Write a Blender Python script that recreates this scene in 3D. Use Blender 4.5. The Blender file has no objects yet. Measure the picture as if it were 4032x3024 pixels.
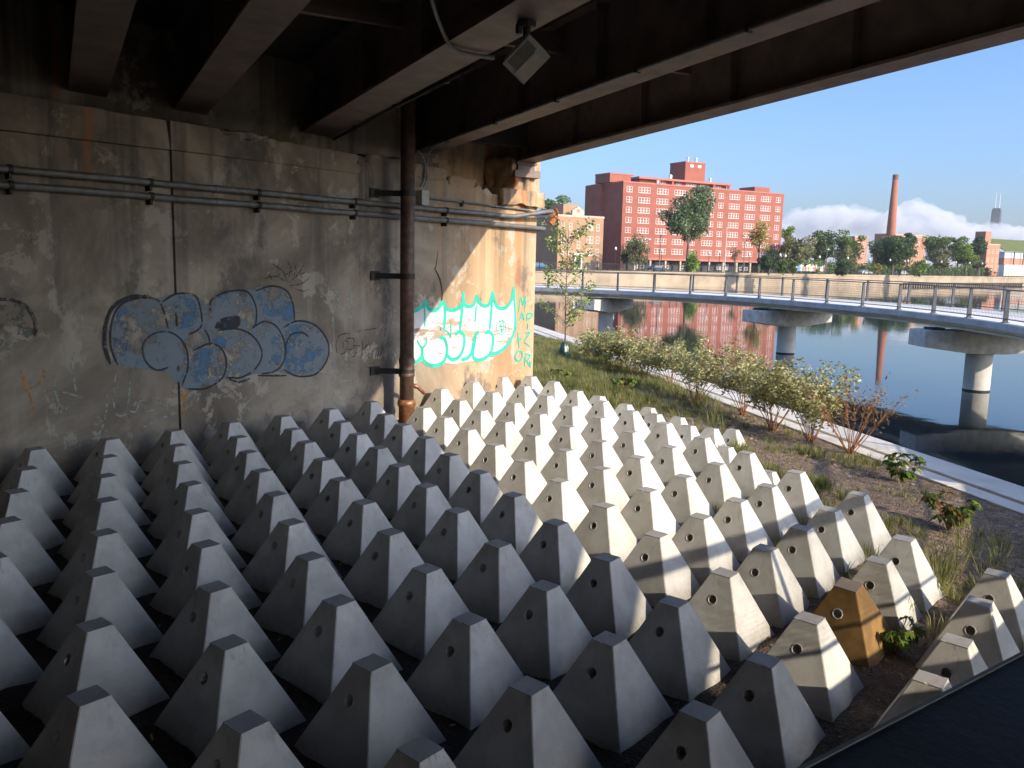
import bpy, bmesh, math, random
import numpy as np
from mathutils import Vector, Matrix, noise

random.seed(7); rng = np.random.default_rng(7)
scene = bpy.context.scene
COL = scene.collection

# ------------------------------------------------------------------ camera, sky, sun, exposure
CAM = Vector((0.0, 0.0, 4.5))                      # eye height above the water (water is z = 0)
ROT = Matrix(((0.6316622, 0.7691169, 0.0972729), (-0.7749239, 0.6228078, 0.1077182), (0.0222655, -0.1434206, 0.9894113)))
FPX = 3326.13                                      # focal length in photo pixels (4032 wide)
cam_data = bpy.data.cameras.new("camera"); cam = bpy.data.objects.new("camera", cam_data); COL.objects.link(cam)
right, fwd, up = ROT.col[0], ROT.col[1], ROT.col[2]
cam.matrix_world = Matrix(((right.x, up.x, -fwd.x, CAM.x), (right.y, up.y, -fwd.y, CAM.y), (right.z, up.z, -fwd.z, CAM.z), (0, 0, 0, 1)))
cam_data.sensor_width = 36.0; cam_data.lens = FPX / 4032 * 36; cam_data.clip_start = 0.05; cam_data.clip_end = 20000
scene.camera = cam

SUN_AZ, SUN_EL = math.radians(180.0), math.radians(24.4)     # compass azimuth from +Y, clockwise
sun_dir = Vector((math.sin(SUN_AZ) * math.cos(SUN_EL), math.cos(SUN_AZ) * math.cos(SUN_EL), math.sin(SUN_EL)))
world = bpy.data.worlds.new("World"); scene.world = world; world.use_nodes = True
wn = world.node_tree.nodes; wl = world.node_tree.links
bg = wn["Background"]; sky = wn.new("ShaderNodeTexSky"); sky.sky_type = 'NISHITA'; sky.sun_disc = False
sky.sun_elevation = SUN_EL; sky.sun_rotation = SUN_AZ; sky.altitude = 100; sky.air_density = 1.0; sky.dust_density = 2.8; sky.ozone_density = 5.5
tint = wn.new('ShaderNodeMix'); tint.data_type = 'RGBA'; tint.blend_type = 'MULTIPLY'; tint.inputs[0].default_value = 1.0; tint.inputs[7].default_value = (.91, .985, 1.12, 1)
wl.new(sky.outputs[0], tint.inputs[6]); wl.new(tint.outputs[2], bg.inputs[0]); bg.inputs[1].default_value = 0.125
sl = bpy.data.lights.new("sun", 'SUN'); sl.energy = 2.7; sl.angle = math.radians(0.53); sl.color = (1.0, 0.88, 0.70)
sun = bpy.data.objects.new("sun", sl); COL.objects.link(sun)
sun.rotation_euler = (-sun_dir).to_track_quat('-Z', 'Y').to_euler(); sun.location = (0, -30, 40)
scene.view_settings.view_transform = 'Standard'; scene.view_settings.look = 'None'
scene.view_settings.exposure = 1.05; scene.view_settings.gamma = 1.0; scene.view_settings.use_curve_mapping = False
cy = scene.cycles
cy.use_denoising = True; cy.max_bounces = 8; cy.diffuse_bounces = 5; cy.glossy_bounces = 4; cy.transmission_bounces = 4; cy.transparent_max_bounces = 12
cy.volume_bounces = 2; cy.caustics_reflective = False; cy.caustics_refractive = False; cy.sample_clamp_indirect = 6.0

# ------------------------------------------------------------------ survey helpers: the photo's sight lines met with known planes
def ray(u, v):
    return ROT @ Vector(((u - 2016) / FPX, 1.0, -(v - 1512) / FPX))
def on_z(u, v, z):
    d = ray(u, v); return CAM + d * ((z - CAM.z) / d.z)
def on_plane(u, v, n, p):
    d = ray(u, v); n = Vector(n); return CAM + d * ((Vector(p) - CAM).dot(n) / d.dot(n))
def at_depth(u, v, dep):
    return CAM + ray(u, v) * dep
def z3(x, y): return (2050 + .51989 * x, 500 + .51989 * y)
def z4(x, y): return (3000 + .46655 * x, 600 + .46655 * y)
def z5(x, y): return (2050 + .5425 * x, 1000 + .5425 * y)
def z6(x, y): return (3032 + .5426 * x, 1000 + .5426 * y)

# ------------------------------------------------------------------ object helpers
def link(o, parent=None):
    COL.objects.link(o)
    if parent: o.parent = parent
    return o
def tag(o, label=None, cat=None, group=None, kind=None):
    if label: o['label'] = label
    if cat: o['category'] = cat
    if group: o['group'] = group
    if kind: o['kind'] = kind
    return o
def empty(name, loc, label, cat, group=None, rot=(0, 0, 0)):
    o = bpy.data.objects.new(name, None); o.location = loc; o.rotation_euler = rot; o.empty_display_size = .2
    link(o); return tag(o, label, cat, group)

class MB:
    def __init__(s): s.v = []; s.f = []; s.M = None
    def add(s, vs, fs):
        n = len(s.v)
        s.v += [tuple(s.M @ Vector(p)) if s.M else tuple(p) for p in vs]
        s.f += [tuple(i + n for i in f) for f in fs]
    def box(s, x0, x1, y0, y1, z0, z1):
        s.add([(x0,y0,z0),(x1,y0,z0),(x1,y1,z0),(x0,y1,z0),(x0,y0,z1),(x1,y0,z1),(x1,y1,z1),(x0,y1,z1)],
              [(0,3,2,1),(4,5,6,7),(0,1,5,4),(1,2,6,5),(2,3,7,6),(3,0,4,7)])
        return s
    def tube(s, path, r, n=8, caps=True):
        path = [Vector(p) for p in path]; rs = r if isinstance(r, (list, tuple)) else [r] * len(path)
        vs = []; fs = []; ref = None
        for i, p in enumerate(path):
            t = (path[min(i+1, len(path)-1)] - path[max(i-1, 0)]).normalized()
            if ref is None: ref = Vector((1, 0, 0)) if abs(t.x) < .8 else Vector((0, 1, 0))
            a = (ref - t * ref.dot(t)).normalized(); b = t.cross(a); ref = a
            for k in range(n):
                q = 2 * math.pi * k / n; vs.append(p + (a * math.cos(q) + b * math.sin(q)) * rs[i])
        for i in range(len(path) - 1):
            for k in range(n):
                a0 = i*n + k; a1 = i*n + (k+1) % n; fs.append((a0, a1, a1 + n, a0 + n))
        if caps: fs.append(tuple(range(n))[::-1]); fs.append(tuple(range((len(path)-1)*n, len(path)*n)))
        s.add(vs, fs); return s
    def lathe(s, c, prof, n=16):
        vs = []; fs = []
        for r, z in prof:
            for k in range(n):
                q = 2*math.pi*k/n; vs.append((c[0]+r*math.cos(q), c[1]+r*math.sin(q), c[2]+z))
        for i in range(len(prof)-1):
            for k in range(n):
                a0 = i*n+k; a1 = i*n+(k+1) % n; fs.append((a0, a1, a1+n, a0+n))
        fs.append(tuple(range(n))[::-1]); fs.append(tuple(range((len(prof)-1)*n, len(prof)*n)))
        s.add(vs, fs); return s
    def prism(s, poly, d):
        n = len(poly); d = Vector(d); vs = [Vector(p) for p in poly] + [Vector(p) + d for p in poly]
        s.add(vs, [tuple(range(n)), tuple(range(2*n-1, n-1, -1))] + [(i, i+n, (i+1) % n + n, (i+1) % n) for i in range(n)]); return s
    def sweep(s, path, sect):
        # sect: list of (lateral, z) offsets from a horizontal path of (x, y, z)
        P = [Vector(p) for p in path]; m = len(sect); vs = []; fs = []
        for i, p in enumerate(P):
            t = P[min(i+1, len(P)-1)] - P[max(i-1, 0)]; t.z = 0; t.normalize(); n = Vector((-t.y, t.x, 0))
            for a, b in sect: vs.append(p + n * a + Vector((0, 0, b)))
        for i in range(len(P)-1):
            for k in range(m):
                a0 = i*m+k; a1 = i*m+(k+1) % m; fs.append((a0, a1, a1+m, a0+m))
        fs.append(tuple(range(m))); fs.append(tuple(range((len(P)-1)*m, len(P)*m))[::-1])
        s.add(vs, fs); return s
    def build(s, name, mat, parent=None, smooth=False, bevel=0, loc=None, rot=None):
        me = bpy.data.meshes.new(name); me.from_pydata([tuple(p) for p in s.v], [], s.f); me.update()
        b = bmesh.new(); b.from_mesh(me); bmesh.ops.recalc_face_normals(b, faces=b.faces); b.to_mesh(me); b.free()
        if smooth:
            me.polygons.foreach_set('use_smooth', [True] * len(me.polygons))
        me.materials.append(mat)
        o = bpy.data.objects.new(name, me); link(o, parent)
        if loc is not None: o.location = loc
        if rot is not None: o.rotation_euler = rot
        if bevel:
            m = o.modifiers.new('edge', 'BEVEL'); m.width = bevel; m.segments = 2; m.limit_method = 'ANGLE'
        return o
def quads(name, arr, mat, parent=None):
    arr = np.asarray(arr, dtype=np.float32); n = arr.shape[0]; k = arr.shape[1]
    me = bpy.data.meshes.new(name); me.vertices.add(n*k); me.vertices.foreach_set('co', arr.reshape(-1))
    me.loops.add(n*k); me.loops.foreach_set('vertex_index', np.arange(n*k, dtype=np.int32))
    me.polygons.add(n); me.polygons.foreach_set('loop_start', np.arange(0, n*k, k, dtype=np.int32))
    me.update(calc_edges=True); me.validate(); me.materials.append(mat)
    return link(bpy.data.objects.new(name, me), parent)
def copy_tree(o, parent=None):
    c = o.copy(); COL.objects.link(c); c.parent = parent
    for ch in list(o.children): copy_tree(ch, c)
    return c
ORD = ['zeroth','first','second','third','fourth','fifth','sixth','seventh','eighth','ninth','tenth','eleventh','twelfth','thirteenth','fourteenth','fifteenth','sixteenth','seventeenth','eighteenth','nineteenth','twentieth']

# ------------------------------------------------------------------ materials
def nmat(name):
    m = bpy.data.materials.new(name); m.use_nodes = True; t = m.node_tree
    return m, t.nodes, t.links, t.nodes['Principled BSDF']
def ramp(N, stops):
    r = N.new('ShaderNodeValToRGB'); e = r.color_ramp.elements
    while len(e) < len(stops): e.new(.5)
    for x, (p, c) in zip(e, stops):
        x.position = p; x.color = (*c, 1) if len(c) == 3 else c
    return r
def noise_tex(N, L, vec, scale, detail=6, rough=.6, stretch=None, dist=0.0):
    if stretch:
        mp = N.new('ShaderNodeMapping'); mp.inputs['Scale'].default_value = stretch; L.new(vec, mp.inputs[0]); vec = mp.outputs[0]
    n = N.new('ShaderNodeTexNoise'); n.inputs['Scale'].default_value = scale; n.inputs['Detail'].default_value = detail
    n.inputs['Roughness'].default_value = rough; n.inputs['Distortion'].default_value = dist; L.new(vec, n.inputs['Vector']); return n
def mixc(N, L, fac, a, b, mode='MIX'):
    m = N.new('ShaderNodeMix'); m.data_type = 'RGBA'; m.blend_type = mode
    for sock, val in ((m.inputs['Factor'], fac), (m.inputs['A'] if False else m.inputs[6], a), (m.inputs[7], b)):
        if hasattr(val, 'node'): L.new(val, sock)
        elif isinstance(val, (int, float)): sock.default_value = val
        else: sock.default_value = (*val, 1)
    return m.outputs[2]
def bump(N, L, P, h, strength=.3, dist=.02):
    b = N.new('ShaderNodeBump'); b.inputs['Strength'].default_value = strength; b.inputs['Distance'].default_value = dist
    L.new(h, b.inputs['Height']); L.new(b.outputs[0], P.inputs['Normal'])
def simple(name, c, rough=.6, metal=0.0, var=.25, scale=6.0, bstr=.15, coord='Object', c2=None, spec=.5):
    m, N, L, P = nmat(name); tc = N.new('ShaderNodeTexCoord'); n = noise_tex(N, L, tc.outputs[coord], scale, 8, .62)
    hi = tuple(min(1, x*(1+var)) for x in c); lo = c2 if c2 else tuple(x*(1-var) for x in c)
    r = ramp(N, [(.3, lo), (.7, hi)]); L.new(n.outputs[0], r.inputs[0]); L.new(r.outputs[0], P.inputs['Base Color'])
    P.inputs['Roughness'].default_value = rough; P.inputs['Metallic'].default_value = metal; P.inputs['Specular IOR Level'].default_value = spec
    if bstr:
        n2 = noise_tex(N, L, tc.outputs[coord], scale*6, 6, .7); bump(N, L, P, n2.outputs[0], bstr, .01)
    return m

def mat_pyramid(name, base=(.74,.715,.66), stain=(.56,.53,.47), amber=False):
    m, N, L, P = nmat(name); tc = N.new('ShaderNodeTexCoord'); oi = N.new('ShaderNodeObjectInfo')
    ad = N.new('ShaderNodeVectorMath'); ad.operation = 'ADD'
    sc = N.new('ShaderNodeVectorMath'); sc.operation = 'SCALE'; sc.inputs['Scale'].default_value = 37.0
    cmb = N.new('ShaderNodeCombineXYZ'); L.new(oi.outputs['Random'], cmb.inputs[0]); L.new(oi.outputs['Random'], cmb.inputs[2])
    L.new(cmb.outputs[0], sc.inputs[0]); L.new(tc.outputs['Object'], ad.inputs[0]); L.new(sc.outputs[0], ad.inputs[1]); V = ad.outputs[0]
    big = noise_tex(N, L, V, 3.2, 8, .6); r1 = ramp(N, [(.36, tuple(x*.8 for x in stain)), (.45, stain), (.58, base), (.8, tuple(x*1.06 for x in base))]); L.new(big.outputs[0], r1.inputs[0])
    c = mixc(N, L, .5, base, r1.outputs[0])
    # per-block tone
    tone = N.new('ShaderNodeMapRange'); tone.inputs[3].default_value = .84; tone.inputs[4].default_value = 1.06; L.new(oi.outputs['Random'], tone.inputs[0])
    hs = N.new('ShaderNodeHueSaturation'); L.new(c, hs.inputs['Color']); L.new(tone.outputs[0], hs.inputs['Value']); c = hs.outputs[0]
    # runs of dirt below the lip
    st = noise_tex(N, L, V, 9, 5, .65, (1.6, 1.6, .22)); r2 = ramp(N, [(.56, (0,0,0)), (.74, (1,1,1))]); L.new(st.outputs[0], r2.inputs[0])
    sx = N.new('ShaderNodeSeparateXYZ'); L.new(tc.outputs['Object'], sx.inputs[0])
    top = N.new('ShaderNodeMapRange'); top.inputs[1].default_value = -.32; top.inputs[2].default_value = 0; L.new(sx.outputs[2], top.inputs[0])
    mu = N.new('ShaderNodeMath'); mu.operation = 'MULTIPLY'; L.new(r2.outputs[0], mu.inputs[0]); L.new(top.outputs[0], mu.inputs[1])
    c = mixc(N, L, mu.outputs[0], c, tuple(x*.62 for x in stain))
    # pin holes
    vo = N.new('ShaderNodeTexVoronoi'); vo.inputs['Scale'].default_value = 26; L.new(V, vo.inputs['Vector'])
    pr = ramp(N, [(.05, (1,1,1)), (.11, (0,0,0))]); L.new(vo.outputs['Distance'], pr.inputs[0])
    gate = noise_tex(N, L, V, 5, 3); gr = ramp(N, [(.50, (0,0,0)), (.56, (1,1,1))]); L.new(gate.outputs[0], gr.inputs[0])
    pm = N.new('ShaderNodeMath'); pm.operation = 'MULTIPLY'; L.new(pr.outputs[0], pm.inputs[0]); L.new(gr.outputs[0], pm.inputs[1])
    c = mixc(N, L, pm.outputs[0], c, (.12,.11,.10))
    # darker grey on the flat, upward-facing tops
    gn = N.new('ShaderNodeSeparateXYZ'); L.new(tc.outputs['Normal'], gn.inputs[0]); tn = N.new('ShaderNodeMapRange'); tn.inputs[1].default_value = .8; tn.inputs[2].default_value = .95; tn.inputs[4].default_value = .6; L.new(gn.outputs[2], tn.inputs[0])
    c = mixc(N, L, tn.outputs[0], c, (.26,.245,.235))
    # earth splashed up the foot
    ft = N.new('ShaderNodeMapRange'); ft.inputs[1].default_value = -.44; ft.inputs[2].default_value = -.64; L.new(sx.outputs[2], ft.inputs[0])
    fn = noise_tex(N, L, V, 14, 6, .7); fm = N.new('ShaderNodeMath'); fm.operation = 'MULTIPLY'; L.new(ft.outputs[0], fm.inputs[0]); L.new(fn.outputs[0], fm.inputs[1])
    c = mixc(N, L, fm.outputs[0], c, (.10,.075,.05))
    L.new(c, P.inputs['Base Color']); P.inputs['Roughness'].default_value = .78
    fine = noise_tex(N, L, V, 55, 6, .7); a2 = N.new('ShaderNodeMath'); a2.operation = 'SUBTRACT'; L.new(fine.outputs[0], a2.inputs[0]); L.new(pm.outputs[0], a2.inputs[1])
    bump(N, L, P, a2.outputs[0], .22, .008)
    return m

def mat_wall():
    m, N, L, P = nmat('old_concrete'); g = N.new('ShaderNodeNewGeometry'); V = g.outputs['Position']
    sx = N.new('ShaderNodeSeparateXYZ'); L.new(V, sx.inputs[0])
    a = noise_tex(N, L, V, .55, 10, .66, None, .6); r = ramp(N, [(.30, (.145,.116,.084)), (.46, (.262,.216,.162)), (.58, (.40,.336,.255)), (.75, (.52,.45,.355))]); L.new(a.outputs[0], r.inputs[0])
    # towards the river end the concrete is a warmer, rust-washed tan
    tan = noise_tex(N, L, V, .8, 9, .62, (1.4, 1, .35)); rt = ramp(N, [(.3, (.36,.22,.115)), (.5, (.50,.33,.185)), (.7, (.60,.42,.255))]); L.new(tan.outputs[0], rt.inputs[0])
    mr = N.new('ShaderNodeMapRange'); mr.interpolation_type = 'SMOOTHSTEP'; mr.inputs[1].default_value = 11.9; mr.inputs[2].default_value = 15.2; L.new(sx.outputs[0], mr.inputs[0])
    c = mixc(N, L, mr.outputs[0], r.outputs[0], rt.outputs[0])
    # flaked old paint: patches with hard edges
    f = noise_tex(N, L, V, 1.25, 12, .72, (1, 1, .8), .3); rf = ramp(N, [(.55, (0,0,0)), (.575, (1,1,1))]); L.new(f.outputs[0], rf.inputs[0])
    fm = N.new('ShaderNodeMath'); fm.operation = 'MULTIPLY'; L.new(rf.outputs[0], fm.inputs[0]); fm.inputs[1].default_value = .7
    c = mixc(N, L, fm.outputs[0], c, (.52,.455,.365))
    f2 = noise_tex(N, L, V, .9, 12, .7, (1, 1, .6)); rf2 = ramp(N, [(.36, (1,1,1)), (.43, (0,0,0))]); L.new(f2.outputs[0], rf2.inputs[0])
    fm2 = N.new('ShaderNodeMath'); fm2.operation = 'MULTIPLY'; L.new(rf2.outputs[0], fm2.inputs[0]); fm2.inputs[1].default_value = .75
    c = mixc(N, L, fm2.outputs[0], c, (.13,.115,.105))
    # vertical water runs
    s = noise_tex(N, L, V, 1.0, 7, .6, (3.2, 1, .10)); rs = ramp(N, [(.50, (0,0,0)), (.68, (1,1,1))]); L.new(s.outputs[0], rs.inputs[0])
    up = N.new('ShaderNodeMapRange'); up.inputs[1].default_value = 2.2; up.inputs[2].default_value = 6.2; up.inputs[3].default_value = .12; up.inputs[4].default_value = .8; L.new(sx.outputs[2], up.inputs[0])
    sm = N.new('ShaderNodeMath'); sm.operation = 'MULTIPLY'; L.new(rs.outputs[0], sm.inputs[0]); L.new(up.outputs[0], sm.inputs[1])
    c = mixc(N, L, sm.outputs[0], c, (.10,.085,.07))
    w = noise_tex(N, L, V, 1.0, 6, .6, (5.0, 1, .16)); rw = ramp(N, [(.62, (0,0,0)), (.74, (1,1,1))]); L.new(w.outputs[0], rw.inputs[0])
    wm = N.new('ShaderNodeMath'); wm.operation = 'MULTIPLY'; L.new(rw.outputs[0], wm.inputs[0]); wm.inputs[1].default_value = .45
    c = mixc(N, L, wm.outputs[0], c, (.46,.43,.38))
    # one long rust run near the end of the wall, one small one on the left panel
    for x0, wd, z0, z1, k in ((15.98, .16, 2.6, 5.6, .75), (5.92, .09, 5.1, 6.12, .6), (16.4, .07, 3.2, 5.9, .5), (13.3, .04, 4.2, 5.0, .6)):
        d = N.new('ShaderNodeMath'); d.operation = 'SUBTRACT'; L.new(sx.outputs[0], d.inputs[0]); d.inputs[1].default_value = x0
        wv = noise_tex(N, L, V, 1.5, 5, .6, (1, 1, .5)); wo = N.new('ShaderNodeMath'); wo.operation = 'MULTIPLY_ADD'; L.new(wv.outputs[0], wo.inputs[0]); wo.inputs[1].default_value = .3; L.new(d.outputs[0], wo.inputs[2])
        w2 = N.new('ShaderNodeMath'); w2.operation = 'SUBTRACT'; L.new(wo.outputs[0], w2.inputs[0]); w2.inputs[1].default_value = .15
        ab = N.new('ShaderNodeMath'); ab.operation = 'ABSOLUTE'; L.new(w2.outputs[0], ab.inputs[0])
        q = N.new('ShaderNodeMapRange'); q.inputs[1].default_value = wd; q.inputs[2].default_value = 0; L.new(ab.outputs[0], q.inputs[0])
        zz = N.new('ShaderNodeMapRange'); zz.inputs[1].default_value = z0; zz.inputs[2].default_value = z1; L.new(sx.outputs[2], zz.inputs[0])
        mm = N.new('ShaderNodeMath'); mm.operation = 'MULTIPLY'; L.new(q.outputs[0], mm.inputs[0]); L.new(zz.outputs[0], mm.inputs[1])
        m3 = N.new('ShaderNodeMath'); m3.operation = 'MULTIPLY'; L.new(mm.outputs[0], m3.inputs[0]); m3.inputs[1].default_value = k
        c = mixc(N, L, m3.outputs[0], c, (.55,.19,.05))
    # small pits
    pt = noise_tex(N, L, V, 11, 4, .6); rp = ramp(N, [(.70, (0,0,0)), (.74, (1,1,1))]); L.new(pt.outputs[0], rp.inputs[0])
    c = mixc(N, L, rp.outputs[0], c, (.09,.075,.06))
    L.new(c, P.inputs['Base Color']); P.inputs['Roughness'].default_value = .88
    h = noise_tex(N, L, V, 9, 10, .72); sb = N.new('ShaderNodeMath'); sb.operation = 'SUBTRACT'; L.new(h.outputs[0], sb.inputs[0]); L.new(rf.outputs[0], sb.inputs[1]); bump(N, L, P, sb.outputs[0], .35, .012)
    return m

def mat_paint(name, c, wear=.5, scale=5.0, c2=None, opacity=1.0, stretch=None):
    # spray paint worn through to the concrete
    m, N, L, P = nmat(name); g = N.new('ShaderNodeNewGeometry'); V = g.outputs['Position']
    n = noise_tex(N, L, V, scale*.5, 5, .6); r = ramp(N, [(.35, c2 or tuple(x*.7 for x in c)), (.65, c)]); L.new(n.outputs[0], r.inputs[0])
    L.new(r.outputs[0], P.inputs['Base Color']); P.inputs['Roughness'].default_value = .7
    a = noise_tex(N, L, V, scale, 12, .74, stretch); ra = ramp(N, [(wear - .02, (0,0,0)), (wear + .05, (opacity,) * 3)]); L.new(a.outputs[0], ra.inputs[0]); L.new(ra.outputs[0], P.inputs['Alpha'])
    return m

def mat_leaf(name, c, c2, coord='Object', scale=.6, trans=.25, rough=.55):
    m, N, L, P = nmat(name); tc = N.new('ShaderNodeTexCoord'); g = N.new('ShaderNodeNewGeometry')
    n = noise_tex(N, L, tc.outputs[coord], scale, 3, .6); r = ramp(N, [(.36, c), (.64, c2)]); L.new(n.outputs[0], r.inputs[0])
    hs = N.new('ShaderNodeHueSaturation'); L.new(r.outputs[0], hs.inputs['Color'])
    mr = N.new('ShaderNodeMapRange'); mr.inputs[3].default_value = .65; mr.inputs[4].default_value = 1.3; L.new(g.outputs['Random Per Island'], mr.inputs[0]); L.new(mr.outputs[0], hs.inputs['Value'])
    L.new(hs.outputs[0], P.inputs['Base Color']); P.inputs['Roughness'].default_value = rough; P.inputs['Specular IOR Level'].default_value = .3
    t = N.new('ShaderNodeBsdfTranslucent'); L.new(hs.outputs[0], t.inputs[0]); mx = N.new('ShaderNodeMixShader'); mx.inputs[0].default_value = trans
    out = N['Material Output']; L.new(P.outputs[0], mx.inputs[1]); L.new(t.outputs[0], mx.inputs[2]); L.new(mx.outputs[0], out.inputs[0])
    return m

def mat_water():
    m, N, L, P = nmat('river_water'); g = N.new('ShaderNodeNewGeometry'); V = g.outputs['Position']
    P.inputs['Base Color'].default_value = (.018,.030,.034,1); P.inputs['Roughness'].default_value = .035; P.inputs['IOR'].default_value = 1.333
    a = noise_tex(N, L, V, 1.6, 3, .5, (1, .55, 1)); b = noise_tex(N, L, V, .22, 2, .5, (1, .5, 1))
    # breeze patches: the ripples come and go
    gate = noise_tex(N, L, V, .05, 3, .5); gr = ramp(N, [(.42, (.10,.10,.10)), (.62, (1,1,1))]); L.new(gate.outputs[0], gr.inputs[0])
    mu = N.new('ShaderNodeMath'); mu.operation = 'MULTIPLY'; L.new(a.outputs[0], mu.inputs[0]); L.new(gr.outputs[0], mu.inputs[1])
    ad = N.new('ShaderNodeMath'); ad.operation = 'MULTIPLY_ADD'; L.new(b.outputs[0], ad.inputs[0]); ad.inputs[1].default_value = 1.2; L.new(mu.outputs[0], ad.inputs[2])
    bump(N, L, P, ad.outputs[0], .10, .04)
    return m

def mat_soil():
    m, N, L, P = nmat('mulched_soil'); g = N.new('ShaderNodeNewGeometry'); V = g.outputs['Position']
    a = noise_tex(N, L, V, 9, 10, .75); r = ramp(N, [(.33, (.10,.055,.026)), (.52, (.27,.155,.072)), (.72, (.47,.31,.17))]); L.new(a.outputs[0], r.inputs[0])
    v = N.new('ShaderNodeTexVoronoi'); v.inputs['Scale'].default_value = 34; L.new(V, v.inputs['Vector'])
    c = mixc(N, L, .3, r.outputs[0], v.outputs['Distance'], 'OVERLAY')
    b = noise_tex(N, L, V, .5, 4, .6); rb = ramp(N, [(.52, (0,0,0)), (.68, (1,1,1))]); L.new(b.outputs[0], rb.inputs[0])
    fm = N.new('ShaderNodeMath'); fm.operation = 'MULTIPLY'; L.new(rb.outputs[0], fm.inputs[0]); fm.inputs[1].default_value = .35
    hs = N.new('ShaderNodeHueSaturation'); hs.inputs['Saturation'].default_value = .75; L.new(c, hs.inputs['Color'])
    c = mixc(N, L, fm.outputs[0], hs.outputs[0], (.10,.10,.045))
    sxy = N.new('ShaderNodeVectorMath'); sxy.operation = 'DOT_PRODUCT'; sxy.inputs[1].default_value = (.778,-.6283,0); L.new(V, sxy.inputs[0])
    bank_pos = N.new('ShaderNodeMath'); bank_pos.operation = 'MULTIPLY_ADD'; L.new(b.outputs[0], bank_pos.inputs[0]); bank_pos.inputs[1].default_value = 3.0; L.new(sxy.outputs['Value'], bank_pos.inputs[2])
    dmp = N.new('ShaderNodeMapRange'); dmp.inputs[1].default_value = 4.5; dmp.inputs[2].default_value = 7.5; dmp.inputs[3].default_value = .85; dmp.inputs[4].default_value = 0; L.new(bank_pos.outputs[0], dmp.inputs[0])  # soil turns near black away from the river, along a noisy edge
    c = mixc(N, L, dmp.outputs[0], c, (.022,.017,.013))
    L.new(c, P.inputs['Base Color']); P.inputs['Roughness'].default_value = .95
    ad = N.new('ShaderNodeMath'); ad.operation = 'ADD'; L.new(a.outputs[0], ad.inputs[0]); L.new(v.outputs['Distance'], ad.inputs[1]); bump(N, L, P, ad.outputs[0], .9, .03)
    return m

M_PYR = mat_pyramid('cast_concrete'); M_AMBER = mat_pyramid('rust_washed_concrete', (.33,.185,.055), (.12,.065,.02))
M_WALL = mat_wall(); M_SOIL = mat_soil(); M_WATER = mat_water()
M_STEEL = simple('brown_bridge_paint', (.19,.138,.115), .62, 0, .35, 2.2, .12, 'Object')
M_DECKC = simple('sooty_deck_concrete', (.065,.058,.052), .9, 0, .4, 1.0, .2)
M_IRON = simple('rusty_cast_iron', (.135,.085,.062), .55, .3, .5, 7, .3, 'Object')
M_IRONB = simple('glazed_rust_brown_iron', (.30,.14,.065), .32, .2, .5, 12, .5, 'Object')
M_GALV = simple('galvanised_conduit', (.17,.19,.20), .55, .35, .35, 5, .1, 'Object', (.15,.12,.09))
M_RUSTY = simple('orange_rust', (.42,.17,.06), .8, .1, .4, 10, .3)
M_BLACK = simple('black_iron', (.03,.028,.027), .6, .2, .3, 6, .1)
M_RAIL = simple('navy_black_rail_paint', (.011,.013,.019), .55, .0, .55, 9, .12, spec=.25)
M_RAILG = simple('grey_rail_paint', (.085,.092,.10), .45, .2, .2, 10, .05)
M_MESH = simple('steel_mesh_wire', (.10,.105,.11), .45, .7, .2, 10, 0)
M_KERB = simple('pale_kerb_concrete', (.80,.72,.60), .8, 0, .16, 1.3, .15, 'Object')
M_GAP = simple('dark_grit', (.10,.09,.08), .95, 0, .4, 12, .4)
M_DECKP = simple('pale_walkway_concrete', (.86,.81,.72), .8, 0, .06, .8, .06)
M_FASC = simple('grey_deck_edge', (.47,.47,.47), .8, 0, .25, 1.5, .15)
M_BEAM = simple('precast_beam_concrete', (.60,.57,.47), .8, 0, .2, .8, .1)
M_PIER = simple('pier_concrete', (.58,.55,.49), .8, 0, .2, 1.2, .2)
M_STONE = simple('rough_form_lined_concrete', (.60,.57,.51), .9, 0, .3, 3.0, 1.0)
M_BOX = simple('pale_grey_enamel', (.42,.42,.36), .5, 0, .15, 8, .05)
M_LENS = simple('frosted_lamp_glass', (.50,.47,.38), .25, 0, .12, 6, 0)
M_HOLE = simple('socket_concrete', (.62,.59,.54), .9, 0, .25, 14, .4)
# ================================================================== GROUND, WATER
SN = Vector((.7780, -.6283, 0)); TN = Vector((.6283, .7780, 0))        # across / along the river bank
def bank_s(x, y): return x * SN.x + y * SN.y
def soil_z(x, y):
    p = 1.233 - .0055 * (x - 4.757) + .0172 * (y - 12.251)
    s = bank_s(x, y)
    k = min(1, max(0, (s - 5.6) / 5.2)); k = k * k * (3 - 2 * k) * .35 + k * .65
    return (p - .045 * min(1, max(0, (6.2 - s) / 1.5))) * (1 - k) + .60 * k
def soil_full(x, y):
    v = Vector((x, y, 0))
    return soil_z(x, y) + .035 * noise.noise(v * 2.1) + .022 * noise.noise(v * 6.3) + .010 * noise.noise(v * 17)
def build_ground():
    ss = [-90, -60, -40, -28, -20] + list(np.arange(-16, -8, .5)) + list(np.arange(-8, 10.9, .115)) + [10.94]
    tt = [-60, -40, -30, -22] + list(np.arange(-16, -4, .6)) + list(np.arange(-4, 22, .115)) + list(np.arange(22, 34, .3)) + list(np.arange(34, 75, 1.5))
    vs = []; fs = []
    for t in tt:
        for s in ss:
            x = s * SN.x + t * TN.x; y = s * SN.y + t * TN.y; vs.append((x, y, soil_full(x, y)))
    n = len(ss)
    for i in range(len(tt) - 1):
        for j in range(n - 1): fs.append((i*n+j, i*n+j+1, (i+1)*n+j+1, (i+1)*n+j))
    m = MB(); m.v = vs; m.f = fs
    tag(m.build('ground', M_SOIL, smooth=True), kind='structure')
build_ground()
m = MB(); m.add([(-600,-900,0),(2500,-900,0),(2500,1200,0),(-600,1200,0)], [(0,1,2,3)])
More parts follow.
